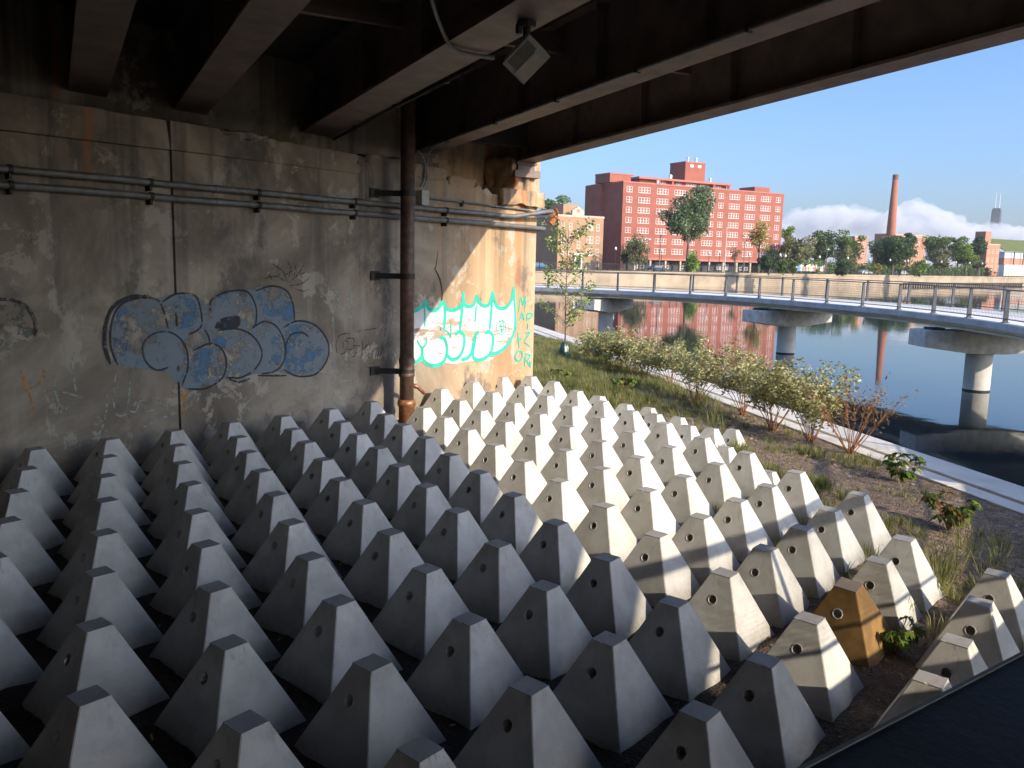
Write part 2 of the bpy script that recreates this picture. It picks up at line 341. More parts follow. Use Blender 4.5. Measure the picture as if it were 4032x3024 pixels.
tag(m.build('water', M_WATER), kind='structure')
def st(s, t, z): return (s * SN.x + t * TN.x, s * SN.y + t * TN.y, z)
def strip(s0, s1, z0, z1, name, mat, label=None):
    # slabs butted end to end; hairline joints are real gaps over a solid core
    m = MB(); L = 3.0; t = -14.0
    while t < 62:
        a = [st(s0, t + .006, z0), st(s1, t + .006, z0), st(s1, t + L - .006, z0), st(s0, t + L - .006, z0)]
        m.prism(a, (0, 0, z1 - z0)); t += L
    o = m.build(name, mat, bevel=.012)
    return tag(o, label, 'kerb') if label else tag(o, kind='structure')
strip(10.95, 11.36, -.6, .635, 'riverbank_kerb', M_KERB, 'narrow pale concrete kerb on the soil side of the bank edge')
strip(11.62, 12.45, -.6, .60, 'riverbank_kerb', M_KERB, 'wide pale concrete coping along the water edge')
m = MB(); m.prism([st(11.36, -14, -.6), st(11.62, -14, -.6), st(11.62, 62, -.6), st(11.36, 62, -.6)], (0, 0, 1.06)); tag(m.build('gravel_channel', M_GAP), kind='structure')

# ================================================================== ABUTMENT WALL
YW = 12.826
wall = empty('abutment_wall', (8.0, YW, 1.2), 'tall stained concrete abutment wall under the bridge covered in graffiti', 'wall')
def face_prism(poly, y0, y1, mat, name, bevel=0):
    m = MB(); m.prism([(x - 8.0, y0 - YW, z - 1.2) for x, z in poly], (0, y1 - y0, 0)); return m.build(name, mat, wall, bevel=bevel)
def jag(x0, z0, x1, z1, step, amp, seed):
    r = random.Random(seed); n = max(2, int(abs(x1 - x0) / step)); out = []
    for i in range(n):
        k = i / n; out.append((x0 + (x1 - x0) * k + r.uniform(-.3, .3) * step, z0 + (z1 - z0) * k + r.uniform(-amp, amp * .4)))
    return out
face_prism([(-9, .2), (7.168, .2), (7.168, 6.105), (-9, 6.07)], YW, YW + 1.3, M_WALL, 'panel', .015)
top = [(7.20, 6.115), (11.02, 6.115)] + jag(11.02, 6.45, 12.2, 6.43, .16, .05, 1) + jag(12.3, 6.33, 14.9, 6.12, .13, .08, 2) + [(14.95, 6.02), (16.66, 6.02)]
face_prism([(16.655, .2), (7.20, .2)][::-1] + [(16.655, .2)][:0] + [] if False else [(7.20, .2)] + top + [(16.66, .2)], YW, YW + 1.3, M_WALL, 'panel', .012)
led1 = [(-9, 6.075)] + [(7.15, 6.11)] + jag(7.15, 6.555, -9, 6.92, .35, .02, 3) + [(-9, 6.92)]
face_prism(led1, YW - .055, YW + 1.25, M_WALL, 'ledge', .012)
led2 = [(7.16, 6.118), (10.98, 6.10), (11.06, 6.22), (10.93, 6.30), (10.98, 6.42), (10.9, 6.465)] + jag(10.85, 6.465, 9.2, 6.50, .2, .02, 4) + jag(9.2, 6.47, 7.9, 6.53, .12, .09, 5) + [(7.16, 6.56)]
face_prism(led2, YW - .05, YW + 1.25, M_WALL, 'ledge', .01)
face_prism([(-9, 6.0), (16.2, 6.0), (16.2, 9.2), (-9, 9.2)], YW + 1.02, YW + 1.6, M_WALL, 'back_wall')
def rubble(x0, x1, y0, y1, z0, z1, n, amp, seed, name, mat):
    b = bmesh.new(); bmesh.ops.create_cube(b, size=1); bmesh.ops.subdivide_edges(b, edges=b.edges, cuts=n, use_grid_fill=True)
    o3 = Vector((seed * 3.1, seed * 1.7, 0))
    for v in b.verts:
        p = Vector((x0 + (v.co.x + .5) * (x1 - x0), y0 + (v.co.y + .5) * (y1 - y0), z0 + (v.co.z + .5) * (z1 - z0)))
        q = p * 3.2 + o3; q2 = p * 9 + o3
        p += Vector((noise.noise(q), noise.noise(q + Vector((9, 0, 0))), noise.noise(q + Vector((0, 9, 0))))) * amp
        p += Vector((noise.noise(q2), noise.noise(q2 + Vector((9, 0, 0))), noise.noise(q2 + Vector((0, 9, 0))))) * amp * .5
        v.co = p - Vector((8.0, YW, 1.2))
    me = bpy.data.meshes.new(name); b.to_mesh(me); b.free(); me.materials.append(mat)
    me.polygons.foreach_set('use_smooth', [True] * len(me.polygons))
    return link(bpy.data.objects.new(name, me), wall)
m = MB(); m.box(-15.5, -14.9, -64, 1.3, -1.6, 8.6); m.build('added_shade_wall', M_DECKC, wall)  # unseen wall added on the left to keep sky light off the socket faces
rubble(15.15, 16.80, YW - .13, YW + 1.2, 5.82, 6.17, 14, .055, 1, 'corbel', M_WALL)
rubble(16.18, 16.68, YW - .02, YW + 1.2, 6.1, 7.6, 14, .05, 2, 'end_pillar', M_WALL)
rubble(15.85, 16.25, YW + .12, YW + 1.0, 6.1, 6.95, 12, .09, 3, 'spalled_core', M_WALL)
for k, (x0, x1, z0, z1) in enumerate(((12.5, 13.4, 6.2, 6.42), (13.5, 14.4, 6.08, 6.28), (11.2, 12.1, 6.36, 6.5), (8.1, 9.0, 6.42, 6.56))):
    rubble(x0, x1, YW - .02, YW + .6, z0, z1, 8, .07, 5 + k, 'spalled_edge', M_WALL)
# a crack that runs up the wall beside the drainpipe: a thin open groove drawn as a dark wedge sunk in the face
crk = [(1725,985),(1716,1050),(1711,1058),(1722,1078),(1731,1098),(1738,1132),(1741,1160),(1738,1190),(1733,1250),(1735,1310)]
pts = [on_plane(u, v, (0,1,0), (0,YW,0)) for u, v in crk]
m = MB(); r = random.Random(3)
L = []; Rr = []
for i, p in enumerate(pts):
    w = (.006 + .022 * math.sin(math.pi * (i + .3) / len(pts))) * r.uniform(.7, 1.2); L.append((p.x - w, YW - .003, p.z)); Rr.append((p.x + w, YW - .003, p.z))
for i in range(len(L) - 1): m.add([L[i], Rr[i], Rr[i+1], L[i+1]], [(0,1,2,3)])
o = m.build('crack', simple('crack_dark', (.03,.026,.022), .95, 0, .2, 9, 0)); o.parent = wall; o.matrix_parent_inverse = Matrix.Translation((-8.0, -YW, -1.2))

# ================================================================== OVERPASS: girders, deck, bearings
GO = Vector((16.31, 12.5, 6.85)); gy = Vector((.379, .925, -.036)).normalized(); gx = Vector((gy.y, -gy.x, 0)).normalized(); gz = gx.cross(gy)
over = empty('girder_bridge', GO, 'dark steel girder road bridge passing overhead', 'bridge')
over.matrix_world = Matrix(((gx.x, gy.x, gz.x, GO.x), (gx.y, gy.y, gz.y, GO.y), (gx.z, gy.z, gz.z, GO.z), (0,0,0,1)))
Y0, Y1 = -31.0, .75
edges = [(-.494, 0), (-3.13, -2.64), (-5.93, -5.26), (-8.36, -7.80), (-9.95, -9.40), (-12.7, -12.15), (-15.4, -14.85), (-18.1, -17.55), (-20.8, -20.25), (-23.5, -22.95), (-26.2, -25.65)]
for a, b in edges:
    c = (a + b) / 2; w = .012; m = MB()
    m.box(a, b, Y0, Y1, 0, .045); m.box(c - w, c + w, Y0, Y1, .045, 1.22); m.box(a + .04, b - .04, Y0, Y1, 1.22, 1.26)
    y = Y1 - .35
    while y > -28:                                  # web stiffeners
        m.box(a + .09, c - w, y - .008, y + .008, .045, 1.22); m.box(c + w, b - .09, y - .008, y + .008, .045, 1.22); y -= 2.4
    m.build('girder', M_STEEL, over)
m = MB(); m.box(-60, .55, Y0, 1.3, 1.262, 1.55); m.build('deck', M_DECKC, over)
for i in range(len(edges) - 1):                     # cross frames between neighbours
    a = edges[i+1][1]; b = edges[i][0]; ca = (edges[i+1][0] + edges[i+1][1]) / 2 + .012; cb = (edges[i][0] + edges[i][1]) / 2 - .012
    for y in ((-5.6, -11.5, -17.5, -24) if i < 6 else (-8, -18)):
        m = MB(); m.box(ca, cb, y - .05, y + .05, .78, .90); m.box(ca, cb, y - .012, y + .012, .9, 1.10); m.build('cross_frame', M_STEEL, over)
    m = MB(); m.box(ca, cb, .12, .36, .34, 1.22) if i < 6 else m.box(ca, cb, .12, .36, .3, 1.2); m.build('end_diaphragm', M_DECKC, over)
for a, b in edges[:6]:
    m = MB(); m.box(a - .03, b + .03, .18, .74, -.07, -.002); m.box(a + .02, b - .02, .22, .7, -.2, -.07); m.box(a - .1, b + .1, .15, .78, -.36, -.2); m.build('bearing', M_STEEL, over, bevel=.006)
# the far support, standing in the river well behind the viewer
m = MB(); m.box(-27, .3, -30.6, -29.8, -.5, -.05)
for k in range(5): m.box(-26 + k * 6.2, -25.4 + k * 6.2, -30.5, -29.9, -9, -.5)
m.build('pier', M_DECKC, over)

# ================================================================== PIPES ON THE WALL
def pipe_at(u, v, y): return on_plane(u, v, (0, 1, 0), (0, y, 0))
PX, PY = None, YW - .53
pc = pipe_at(1603, 1200, PY); PX = pc.x
drain = empty('drainpipe', (PX, PY, 1.2), 'thick rusty brown iron drainpipe standing upright before the wall', 'pipe')
R0 = .142
m = MB(); m.lathe((0,0,-.3), [(R0, 0), (R0, 7.4)], 28); m.build('pipe', M_IRON, drain, smooth=False)
for ob in list(drain.children):
    for p in ob.data.polygons: p.use_smooth = len(p.vertices) == 4
zc = pipe_at(1590, 1453, PY).z - 1.2; zb = pipe_at(1602, 1585, PY).z - 1.2
def hub(z, h, dr, mat, name):
    m = MB(); m.lathe((0,0,z), [(R0+.001, -h*.2), (R0+dr, -h*.15), (R0+dr, 0), (R0+dr*.55, h*.06), (R0+dr*.5, h*.6), (R0+dr*.9, h*.66), (R0+dr*.9, h*.85), (R0+.001, h)], 28)
    o = m.build(name, mat, drain)
    for p in o.data.polygons: p.use_smooth = len(p.vertices) == 4
hub(zc - .1, .34, .022, M_IRON, 'coupling')
m = MB(); m.lathe((0,0,-.35), [(R0+.02, 0), (R0+.02, zb + .27), (R0+.045, zb + .29), (R0+.05, zb + .35), (R0+.035, zb + .40), (R0+.002, zb + .42)], 28); o = m.build('foot_pipe', M_IRONB, drain)
for p in o.data.polygons: p.use_smooth = len(p.vertices) == 4
m = MB(); m.tube([(R0, -.02, zb + .34), (R0 + .12, -.05, zb + .30), (R0 + .26, -.1, zb + .16)], [.05, .045, .04], 8); m.build('spout_lug', M_IRONB, drain, True)
for (u0, v0), (u1, v1) in (((1474, 752), (1603, 762)), ((1476, 1078), (1603, 1088)), ((1474, 1450), (1598, 1463))):
    z = pipe_at(u1, v1, PY).z - 1.2; wl_ = on_plane(u0, v0, (0,1,0), (0, YW - .01, 0))
    A = Vector((wl_.x - PX, YW - .01 - PY, z)); m = MB()
    d = (A - Vector((0, 0, z))).normalized(); n = Vector((-d.y, d.x, 0)); h = .055
    for off in (R0 + .012, ):
        p0 = d * off; p0.z = z; w = .03
        m.prism([p0 + n*w - Vector((0,0,h)), p0 - n*w - Vector((0,0,h)), A - n*w - Vector((0,0,h)), A + n*w - Vector((0,0,h))], (0, 0, 2*h))
    m.prism([A + Vector((-.12, 0, -.09)), A + Vector((.12, 0, -.09)), A + Vector((.12, 0, .09)), A + Vector((-.12, 0, .09))], (0, -.025, 0))
    m.lathe((0, 0, z), [(R0 + .001, -h), (R0 + .014, -h), (R0 + .014, h), (R0 + .001, h)], 24)
    m.build('bracket', M_BLACK, drain)

def conduit(zl, xs, name, label, r, x0, x1, off, tail, mat=M_GALV):
    e = empty(name, ((x0 + x1) / 2, YW - off, zl(8)), label, 'conduit'); o0 = e.location
    path = []; x = x0
    while x < x1: path.append(Vector((x, YW - off + .004 * math.sin(x * 1.7), zl(x) + .004 * math.sin(x * 2.3))) - o0); x += .5
    path += [Vector(p) - o0 for p in tail]
    m = MB(); m.tube(path, r, 12); m.build('tube', mat, e, True)
    for x in xs:
        m = MB(); z = zl(x); c = Vector((x, YW - off, z)) - o0
        m.M = Matrix.Translation(c) @ Matrix.Rotation(math.pi / 2, 4, 'Y'); m.lathe((0, 0, 0), [(r + .001, -.03), (r + .012, -.03), (r + .012, .03), (r + .001, .03)], 14); m.M = None
        m.box(c.x - .018, c.x + .018, c.y - .02, c.y + off, c.z - r - .075, c.z - r - .0)
        m.build('strap', M_BLACK, e)
    for x in [v + 1.15 for v in xs[::2]]:
        m = MB(); c = Vector((x, YW - off, zl(x))) - o0; m.M = Matrix.Translation(c) @ Matrix.Rotation(math.pi / 2, 4, 'Y')
        m.lathe((0, 0, 0), [(r + .001, -.06), (r + .008, -.055), (r + .008, .055), (r + .001, .06)], 14); m.build('sleeve', mat, e)
    return e
XS = [-1.6, .6, 2.75, 4.78, 6.76, 8.68, 10.8, 13.32]
conduit(lambda x: 5.585 - .004 * (x - 4.8), XS, 'conduit', 'upper of two thick grey conduits strapped along the wall', .052, -8, 15.3, .13,
        [(15.6, YW - .14, 5.545), (15.95, YW - .22, 5.60), (16.55, YW - .42, 5.71), (16.72, YW - .42, 5.72), (16.84, YW - .30, 5.70), (16.86, YW + .6, 5.68)])
conduit(lambda x: 5.375 - .004 * (x - 4.8), XS, 'conduit', 'lower of two thick grey conduits strapped along the wall', .052, -8, 15.6, .13,
        [(16.0, YW - .13, 5.325), (16.5, YW - .15, 5.315), (16.75, YW - .16, 5.31), (16.88, YW - .02, 5.31), (16.9, YW + .6, 5.31)])
conduit(lambda x: 5.79 - .016 * (x - 12.2), [13.9], 'conduit', 'thin conduit running from the small box to the wall end', .022, 12.55, 15.2, .06,
        [(16.2, YW - .06, 5.73), (16.5, YW - .08, 5.66), (16.72, YW - .25, 5.72)])
for q, (lab, c) in enumerate((('rusty open pipe fitting capping the upper conduit at the wall end', (16.80, YW - .40, 5.70)), ('orange rusted fitting hanging between the conduits at the wall end', (16.92, YW - .30, 5.52)))):
    m = MB(); m.M = Matrix.Translation(c) @ Matrix.Rotation(.9 - q * .5, 4, 'X') @ Matrix.Rotation(.5, 4, 'Y'); m.lathe((0,0,0), [(.05, -.12), (.085, -.11), (.085, -.02), (.065, 0), (.065, .07), (.09, .08), (.09, .12), (.05, .12)], 14)
    tag(m.build('pipe_fitting', M_RUSTY, smooth=False), lab, 'pipe fitting')
bx = on_plane(1663, 776, (0,1,0), (0, YW - .08, 0))
m = MB(); m.box(bx.x - .10, bx.x + .10, YW - .16, YW - .002, bx.z - .15, bx.z + .13); m.box(bx.x - .105, bx.x + .105, YW - .175, YW - .162, bx.z - .155, bx.z + .135)
tag(m.build('junction_box', M_BOX, bevel=.008), 'small pale grey electrical box mounted beside the drainpipe', 'electrical box')
def cable(px, r, lab, y_off, mat=M_GALV):
    path = [on_plane(u, v, (0,1,0), (0, YW - o, 0)) for (u, v), o in zip(px, y_off)]
    # smooth the survey points with a Catmull-Rom pass
    P = [path[0]] + path + [path[-1]]; out = []
    for i in range(1, len(P) - 2):
        for k in range(5):
            t = k / 5; out.append(.5 * ((2*P[i]) + (-P[i-1]+P[i+1])*t + (2*P[i-1]-5*P[i]+4*P[i+1]-P[i+2])*t*t + (-P[i-1]+3*P[i]-3*P[i+1]+P[i+2])*t**3))
    out.append(P[-1]); m = MB(); m.tube(out, r, 8); tag(m.build('cable', mat, smooth=True), lab, 'cable')
cable([(1655, 735), (1672, 700), (1674, 650), (1660, 610), (1640, 592)], .016, 'left of two bent cables rising from the small box to the girder', [.1, .1, .12, .2, .3])
cable([(1668, 735), (1680, 700), (1679, 650), (1690, 600), (1712, 580)], .016, 'right of two bent cables rising from the small box to the girder', [.1, .1, .12, .2, .35])

# conduits clipped along two girder flanges and the flood lamp that hangs from one of them
def gpt(x, y, z): return GO + gx * x + gy * y + gz * z
def lconduit(x, z, ya, yb, lab, r=.028):
    e = empty('girder_conduit', gpt(x, (ya + yb) / 2, z), lab, 'conduit'); e.rotation_euler = over.matrix_world.to_euler(); h = (yb - ya) / 2
    m = MB(); m.tube([(0, -h, 0), (0, 0, 0), (0, h, 0)], r, 10); m.build('tube', M_BLACK if x < -4 else M_GALV, e, True)
    y = -h + .8
    while y < h: m = MB(); m.box(-.04, .04, y - .02, y + .02, -r - .012, r + .03); m.build('clip', M_BLACK, e); y += 2.1
lconduit(-3.17, -.02, -13, .1, 'thin conduit clipped along the inner edge of the second girder flange')
lconduit(-5.2, -.025, -7.0, -.3, 'dark conduit clipped along the flange below the flood lamp')
# ------------------------------------------------------------------ flood lamp under the third girder
lp = on_plane(2072, 235, gz, GO - gz * .42)
lamp = empty('flood_lamp', lp, 'square flood lamp with pale glass hanging under a girder', 'lamp')
nrm = (((CAM - lp).normalized() * .85) + Vector((-.05, -.15, -.35))).normalized()
xa = right * .6 + up * .8; xa = (xa - nrm * xa.dot(nrm)).normalized(); ya = nrm.cross(xa)
LM = Matrix((xa, ya, nrm)).transposed().to_4x4()
def lampbox(x0, x1, y0, y1, z0, z1, mat, name, bev=.006):
    m = MB(); m.M = LM; m.box(x0, x1, y0, y1, z0, z1); return m.build(name, mat, lamp, bevel=bev)
lampbox(-.20, .20, -.155, .155, -.17, 0, M_BOX, 'housing', .02)
lampbox(-.215, .215, -.17, .17, 0, .022, M_BOX, 'bezel')
lampbox(-.19, .13, -.15, .0, .023, .035, M_LENS, 'lens', .003)
lampbox(-.16, .17, .01, .145, .023, .027, simple('lamp_reflector', (.22,.21,.17), .3, .3, .2, 9, 0), 'reflector', .003)
m = MB(); top = lp + gz * .42
lo = Vector((0,0,0)) - nrm * .16; hi = (gz * .40)
m.tube([lo, lo * .6 + hi * .4 + Vector((.02,0,0)), hi], [.045, .04, .05], 10); m.build('arm', M_BLACK, lamp, True)
m = MB(); m.lathe((hi.x, hi.y, hi.z - .05), [(.10, 0), (.11, .02), (.11, .06)], 16); m.lathe((hi.x - .07, hi.y + .05, hi.z - .13), [(.035, 0), (.04, .02), (.04, .1)], 10); m.build('mount', M_BLACK, lamp)
def over_pt(u, v, z): return on_plane(u, v, gz, GO + gz * z)
pth = [over_pt(1690, -40, .25), over_pt(1706, 20, .22), over_pt(1722, 70, .15), over_pt(1748, 135, .05), over_pt(1775, 185, -.03), over_pt(1810, 205, -.05), over_pt(1870, 218, -.05), over_pt(1945, 228, -.05)]
m = MB(); m.tube(pth, .026, 10); tag(m.build('lamp_conduit', M_GALV, smooth=True), 'bent steel conduit dropping across a girder to the flood lamp', 'conduit')

# ================================================================== GRAFFITI (thin paint films on the wall face)
def wpt(u, v): p = on_plane(u, v, (0, 1, 0), (0, YW, 0)); return (p.x, p.z)
def zr7(x, y): return (1400 + .36166 * x, 950 + .36166 * y)
def zb(x, y): return (.72332 * x, 900 + .72332 * y)
class Paint:
    def __init__(s, conv, off): s.c = conv; s.off = off; s.m = MB(); s.k = 0
    def pts(s, P): return [wpt(*s.c(*p)) for p in P]
    def smooth(s, P, n=5, closed=False):
        Q = [Vector(p) for p in P]
        Q = [Q[-1]] + Q + [Q[0], Q[1]] if closed else [Q[0]] + Q + [Q[-1]]
        out = []
        for i in range(1, len(Q) - 2):
            for k in range(n):
                t = k / n; out.append(.5*((2*Q[i]) + (-Q[i-1]+Q[i+1])*t + (2*Q[i-1]-5*Q[i]+4*Q[i+1]-Q[i+2])*t*t + (-Q[i-1]+3*Q[i]-3*Q[i+1]+Q[i+2])*t**3))
        if not closed: out.append(Q[-2])
        return out
    def stroke(s, P, w, smooth=True, jit=.10):
        for i in range(1, len(P) - 1):
            a = Vector(P[i]) - Vector(P[i-1]); b = Vector(P[i+1]) - Vector(P[i])
            if a.length and b.length and a.normalized().dot(b.normalized()) < -.25 and not (P[0] == P[-1]):
                s.stroke(P[:i+1], w, smooth, jit); s.stroke(P[i:], w, smooth, jit); return
        Q = s.smooth(s.pts(P))
        r = random.Random(len(s.m.v) + 5); y = YW - s.off - s.k * .00012; s.k += 1; vs = []
        for i, p in enumerate(Q):
            t = Q[min(i+1, len(Q)-1)] - Q[max(i-1, 0)]
            if t.length < 1e-6: t = Vector((1, 0))
            t.normalize(); n = Vector((-t.y, t.x)); e = min(1, (min(i, len(Q)-1-i) + .7) / 2.2); h = w / 2 * e * (1 + r.uniform(-jit, jit))
            vs += [(p.x + n.x*h, y, p.y + n.y*h), (p.x - n.x*h, y, p.y - n.y*h)]
        s.m.add(vs, [(2*i, 2*i+1, 2*i+3, 2*i+2) for i in range(len(Q)-1)])
    def fill(s, P, smooth=True):
        Q = s.smooth(s.pts(P), 4, True) if smooth else [Vector(p) for p in s.pts(P)]
        y = YW - s.off - s.k * .00012; s.k += 1
        s.m.add([(p.x, y, p.y) for p in Q], [tuple(range(len(Q)))])
    def build(s, name, mat, parent=None): return s.m.build(name, mat, parent)
TEAL = (.035,.54,.40); P_TEAL = mat_paint('teal_spray', TEAL, .30, 7); P_WHITE = mat_paint('white_roller_paint', (.80,.78,.76), .43, 3.4, (.66,.60,.57), .93, (.35, 1, 1.6))
P_BLUE = mat_paint('faded_blue_spray', (.27,.335,.385), .44, 2.6, (.24,.275,.285), .72); P_BLUE2 = mat_paint('bright_blue_spray', (.12,.26,.43), .53, 2.2, None, .75)
P_DARK = mat_paint('black_spray', (.03,.035,.05), .405, 7, None, .85); P_CHALK = mat_paint('pale_spray', (.42,.46,.40), .46, 12); P_ORNG = mat_paint('orange_spray', (.60,.30,.09), .48, 10)
P_BLK2 = mat_paint('thin_black_spray', (.03,.03,.04), .45, 14, None, .7); P_GREEN = mat_paint('worn_green_spray', (.15,.165,.14), .53, 5); P_CREAM = mat_paint('cream_scratch', (.66,.55,.38), .45, 12)
def graffiti(label): return empty('graffiti', (0, 0, 0), label, 'graffiti')
g1 = graffiti('teal and white bubble letter graffiti beside the drainpipe, half in sunlight')
p = Paint(zr7, .004)
p.fill([(620,770),(700,745),(748,690),(800,755),(900,735),(960,690),(1010,750),(1080,762),(1140,720),(1175,670),(1215,715),(1280,715),(1320,680),(1390,720),(1455,700),(1490,660),(1545,735),(1640,730),(1715,645),(1725,760),(1740,900),(1720,1010),(1640,1140),(1560,1200),(1480,1290),(1320,1300),(1180,1310),(1080,1335),(960,1320),(850,1350),(760,1300),(680,1310),(615,1320)])
p.build('white_fill', P_WHITE, g1)
p = Paint(zr7, .007); W = .088
for s_ in ([(620,765),(700,728),(745,690),(752,635),(770,690),(790,730),(840,755),(900,730),(950,645),(975,710),(1010,745),(1070,750),(1130,715),(1165,660),(1168,550),(1175,640),(1190,695),(1240,710),(1290,680),(1320,580),(1345,670),(1400,705),(1455,680),(1492,540),(1510,650),(1545,720),(1610,730),(1660,700),(1700,620),(1722,490)],
  [(1722,490),(1727,650),(1737,800),(1733,950),(1700,1050),(1640,1140),(1560,1205),(1480,1225),(1450,1200)],
  [(615,1330),(690,1290),(722,1225),(718,1150)], [(720,1230),(740,1300),(800,1345),(880,1352),(950,1315),(990,1230),(988,1130),(960,1060),(905,1050)],
  [(960,660),(972,800),(960,970)], [(1165,680),(1147,850),(1130,975)], [(1485,640),(1470,820),(1455,970)],
  [(1080,1020),(1130,985),(1172,1015),(1182,1090),(1160,1200),(1110,1270),(1040,1285),(1000,1240)],
  [(1405,1000),(1450,985),(1490,1030),(1492,1110),(1470,1210),(1410,1270),(1330,1292),(1278,1255),(1290,1130),(1310,1010),(1345,1000)],
  [(1145,1290),(1220,1270),(1262,1200),(1283,1100),(1302,1010)]): p.stroke(s_, W)
for s_, w in (([(745,700),(752,820),(750,940)], .05), ([(1313,690),(1305,800),(1300,880)], .055), ([(665,1075),(700,1140),(730,1158),(765,1110),(768,1055)], .055), ([(958,970),(1000,985),(1035,1052),(1035,960),(1035,880)], .04)): p.stroke(s_, w)
p.build('teal_outline', P_TEAL, g1)
p = Paint(zr7, .0105)
for s_ in ([(1580,845),(1625,890),(1630,960),(1590,1020),(1545,990),(1535,910),(1580,845)], [(1560,880),(1600,870),(1610,960),(1570,1000)], [(1540,930),(1625,925)], [(1550,970),(1615,960)], [(1580,860),(1585,1000)], [(1560,890),(1600,990)]): p.stroke(s_, .022)
p.build('teal_emblem', P_TEAL, g1); p = Paint(zr7, .0105)
for s_ in ([(1772,770),(1800,595)], [(1800,595),(1822,700)], [(1822,700),(1855,590)], [(1855,590),(1843,745)], [(1785,860),(1812,770),(1834,860)], [(1795,830),(1828,828)], [(1862,870),(1868,780)], [(1868,780),(1925,790),(1905,835),(1866,838)],
   [(1845,1000),(1900,990)], [(1900,990),(1832,1095)], [(1832,1095),(1905,1150)], [(1765,990),(1778,1165)], [(1745,1075),(1812,1060)], [(1875,890),(1868,960)],
   [(1775,1195),(1738,1240),(1745,1290),(1785,1300),(1812,1255),(1805,1205),(1775,1195)], [(1838,1370),(1848,1225)], [(1848,1225),(1895,1240),(1880,1285),(1845,1295)], [(1860,1295),(1902,1375)], [(1902,1375),(1895,1300)]): p.stroke(s_, .044, len(s_) > 2)
p.build('teal_letters', P_TEAL, g1)
g5 = graffiti('cream scratched scribbles near the right end of the wall, under the teal letters')
p = Paint(zr7, .0065)
for s_ in ([(1760,870),(1800,900),(1780,960),(1830,1000),(1800,1080),(1850,1120)], [(1890,840),(1900,960),(1870,1010),(1912,1060)], [(1700,1330),(1720,1290),(1740,1340),(1770,1310),(1790,1380)], [(1690,1370),(1730,1420),(1760,1390),(1800,1420)], [(1660,1460),(1700,1430),(1740,1470),(1790,1450),(1840,1480)],
   [(1240,455),(1300,480),(1345,540),(1360,600)], [(1060,1430),(1080,1400),(1100,1450),(1120,1420)], [(1920,1150),(1915,1260),(1920,1330)]): p.stroke(s_, .022)
tag(p.build('cream_lines', P_CREAM, g5))
g2 = graffiti('faded blue bubble letter graffiti with black outlines on the shaded wall')
p = Paint(zb, .004)
p.fill([(605,600),(605,500),(650,425),(750,382),(850,380),(930,358),(1000,352),(1070,370),(1120,395),(1160,365),(1240,338),(1330,340),(1400,320),(1480,312),(1560,340),(1595,420),(1605,505),(1680,500),(1745,545),(1785,630),(1775,720),(1720,788),(1640,808),(1550,790),(1490,778),(1400,790),(1310,812),(1230,812),(1180,845),(1100,872),(1020,872),(960,845),(925,790),(860,775),(770,765),(690,750),(630,725)])
p.build('blue_fill', P_BLUE, g2)
p = Paint(zb, .006)
for q_i, q in enumerate(([(1400,360),(1480,325),(1560,360),(1590,430),(1590,500),(1500,490),(1420,450)], [(1150,580),(1230,600),(1240,700),(1200,760),(1170,640)], [(890,400),(960,370),(1040,380),(1080,450),(1060,520),(950,540)], [(1550,560),(1640,520),(1740,560),(1765,640),(1740,740),(1640,790),(1560,760)], [(1170,380),(1250,350),(1350,370),(1370,450),(1260,440)], [(1040,700),(1120,650),(1190,690),(1200,780),(1100,840),(1030,820)], [(1440,540),(1510,560),(1535,660),(1510,750),(1440,760)], [(620,500),(680,430),(700,560),(680,700),(625,690)])):
    p = Paint(zb, .006 + .00012 * q_i); p.fill(q); p.build('blue_patch', P_BLUE2, g2)
p = Paint(zb, .0085)
for s_ in ([(640,745),(602,640),(605,520),(650,420),(750,380),(850,385),(890,450),(915,550)], [(880,400),(960,355),(1060,365),(1090,440),(1097,520),(1070,555),(1025,575)], [(1145,450),(1150,390),(1230,345),(1340,342),(1390,420),(1392,510),(1370,545)],
   [(1390,340),(1480,312),(1560,340),(1595,420),(1602,510)], [(915,755),(850,770),(790,720),(775,640),(820,580),(900,560),(970,590),(1015,660),(1020,760),(990,850)], [(1050,665),(1140,625),(1200,650),(1230,720),(1210,810),(1120,870),(1020,872)],
   [(1110,545),(1135,590),(1140,640)], [(1180,555),(1290,545),(1380,590),(1425,680),(1390,760),(1310,810),(1230,808)], [(1375,540),(1440,505),(1510,540),(1552,640),(1540,730),(1490,778),(1420,790)], [(1540,540),(1620,502),(1720,530),(1784,620),(1780,710),(1720,790),(1620,804),(1540,765)], [(1552,640),(1580,580),(1640,565),(1680,590)],
   [(1230,812),(1300,835),(1360,815)], [(1400,800),(1480,800),(1560,800)]): p.stroke(s_, .034)
p.stroke([(600,740),(570,640),(575,520),(620,420),(720,370),(820,372)], .06)
p.fill([(1170,530),(1200,490),(1300,475),(1292,540),(1180,545)])
p.build('black_outline', P_DARK, g2)
p = Paint(zb, .0095)
for s_ in ([(1578,620),(1590,640),(1602,618)], [(1590,640),(1590,665)], [(1612,665),(1612,625),(1630,630),(1614,645),(1632,668)], [(1640,618),(1640,650)], [(1655,618),(1642,634),(1657,650)]): p.stroke(s_, .014, False)
p.build('white_letters', P_CHALK, g2)
g3 = graffiti('round worn green and black graffiti piece cut off at the left of the wall')
p = Paint(zb, .004); p.fill([(-160,600),(-150,470),(-60,400),(60,395),(150,440),(185,530),(150,600),(0,640)]); p.build('green_fill', P_GREEN, g3)
p = Paint(zb, .007); p.stroke([(-160,560),(-140,460),(-40,392),(70,390),(150,432),(192,520),(185,590)], .05); p.build('black_arc', P_BLK2, g3)
def tagline(label, mat, strokes, w, off=.0075, conv=zb):
    g = graffiti(label); p = Paint(conv, off)
    for s_ in strokes: p.stroke(s_, w)
    p.build('paint_lines', mat, g)
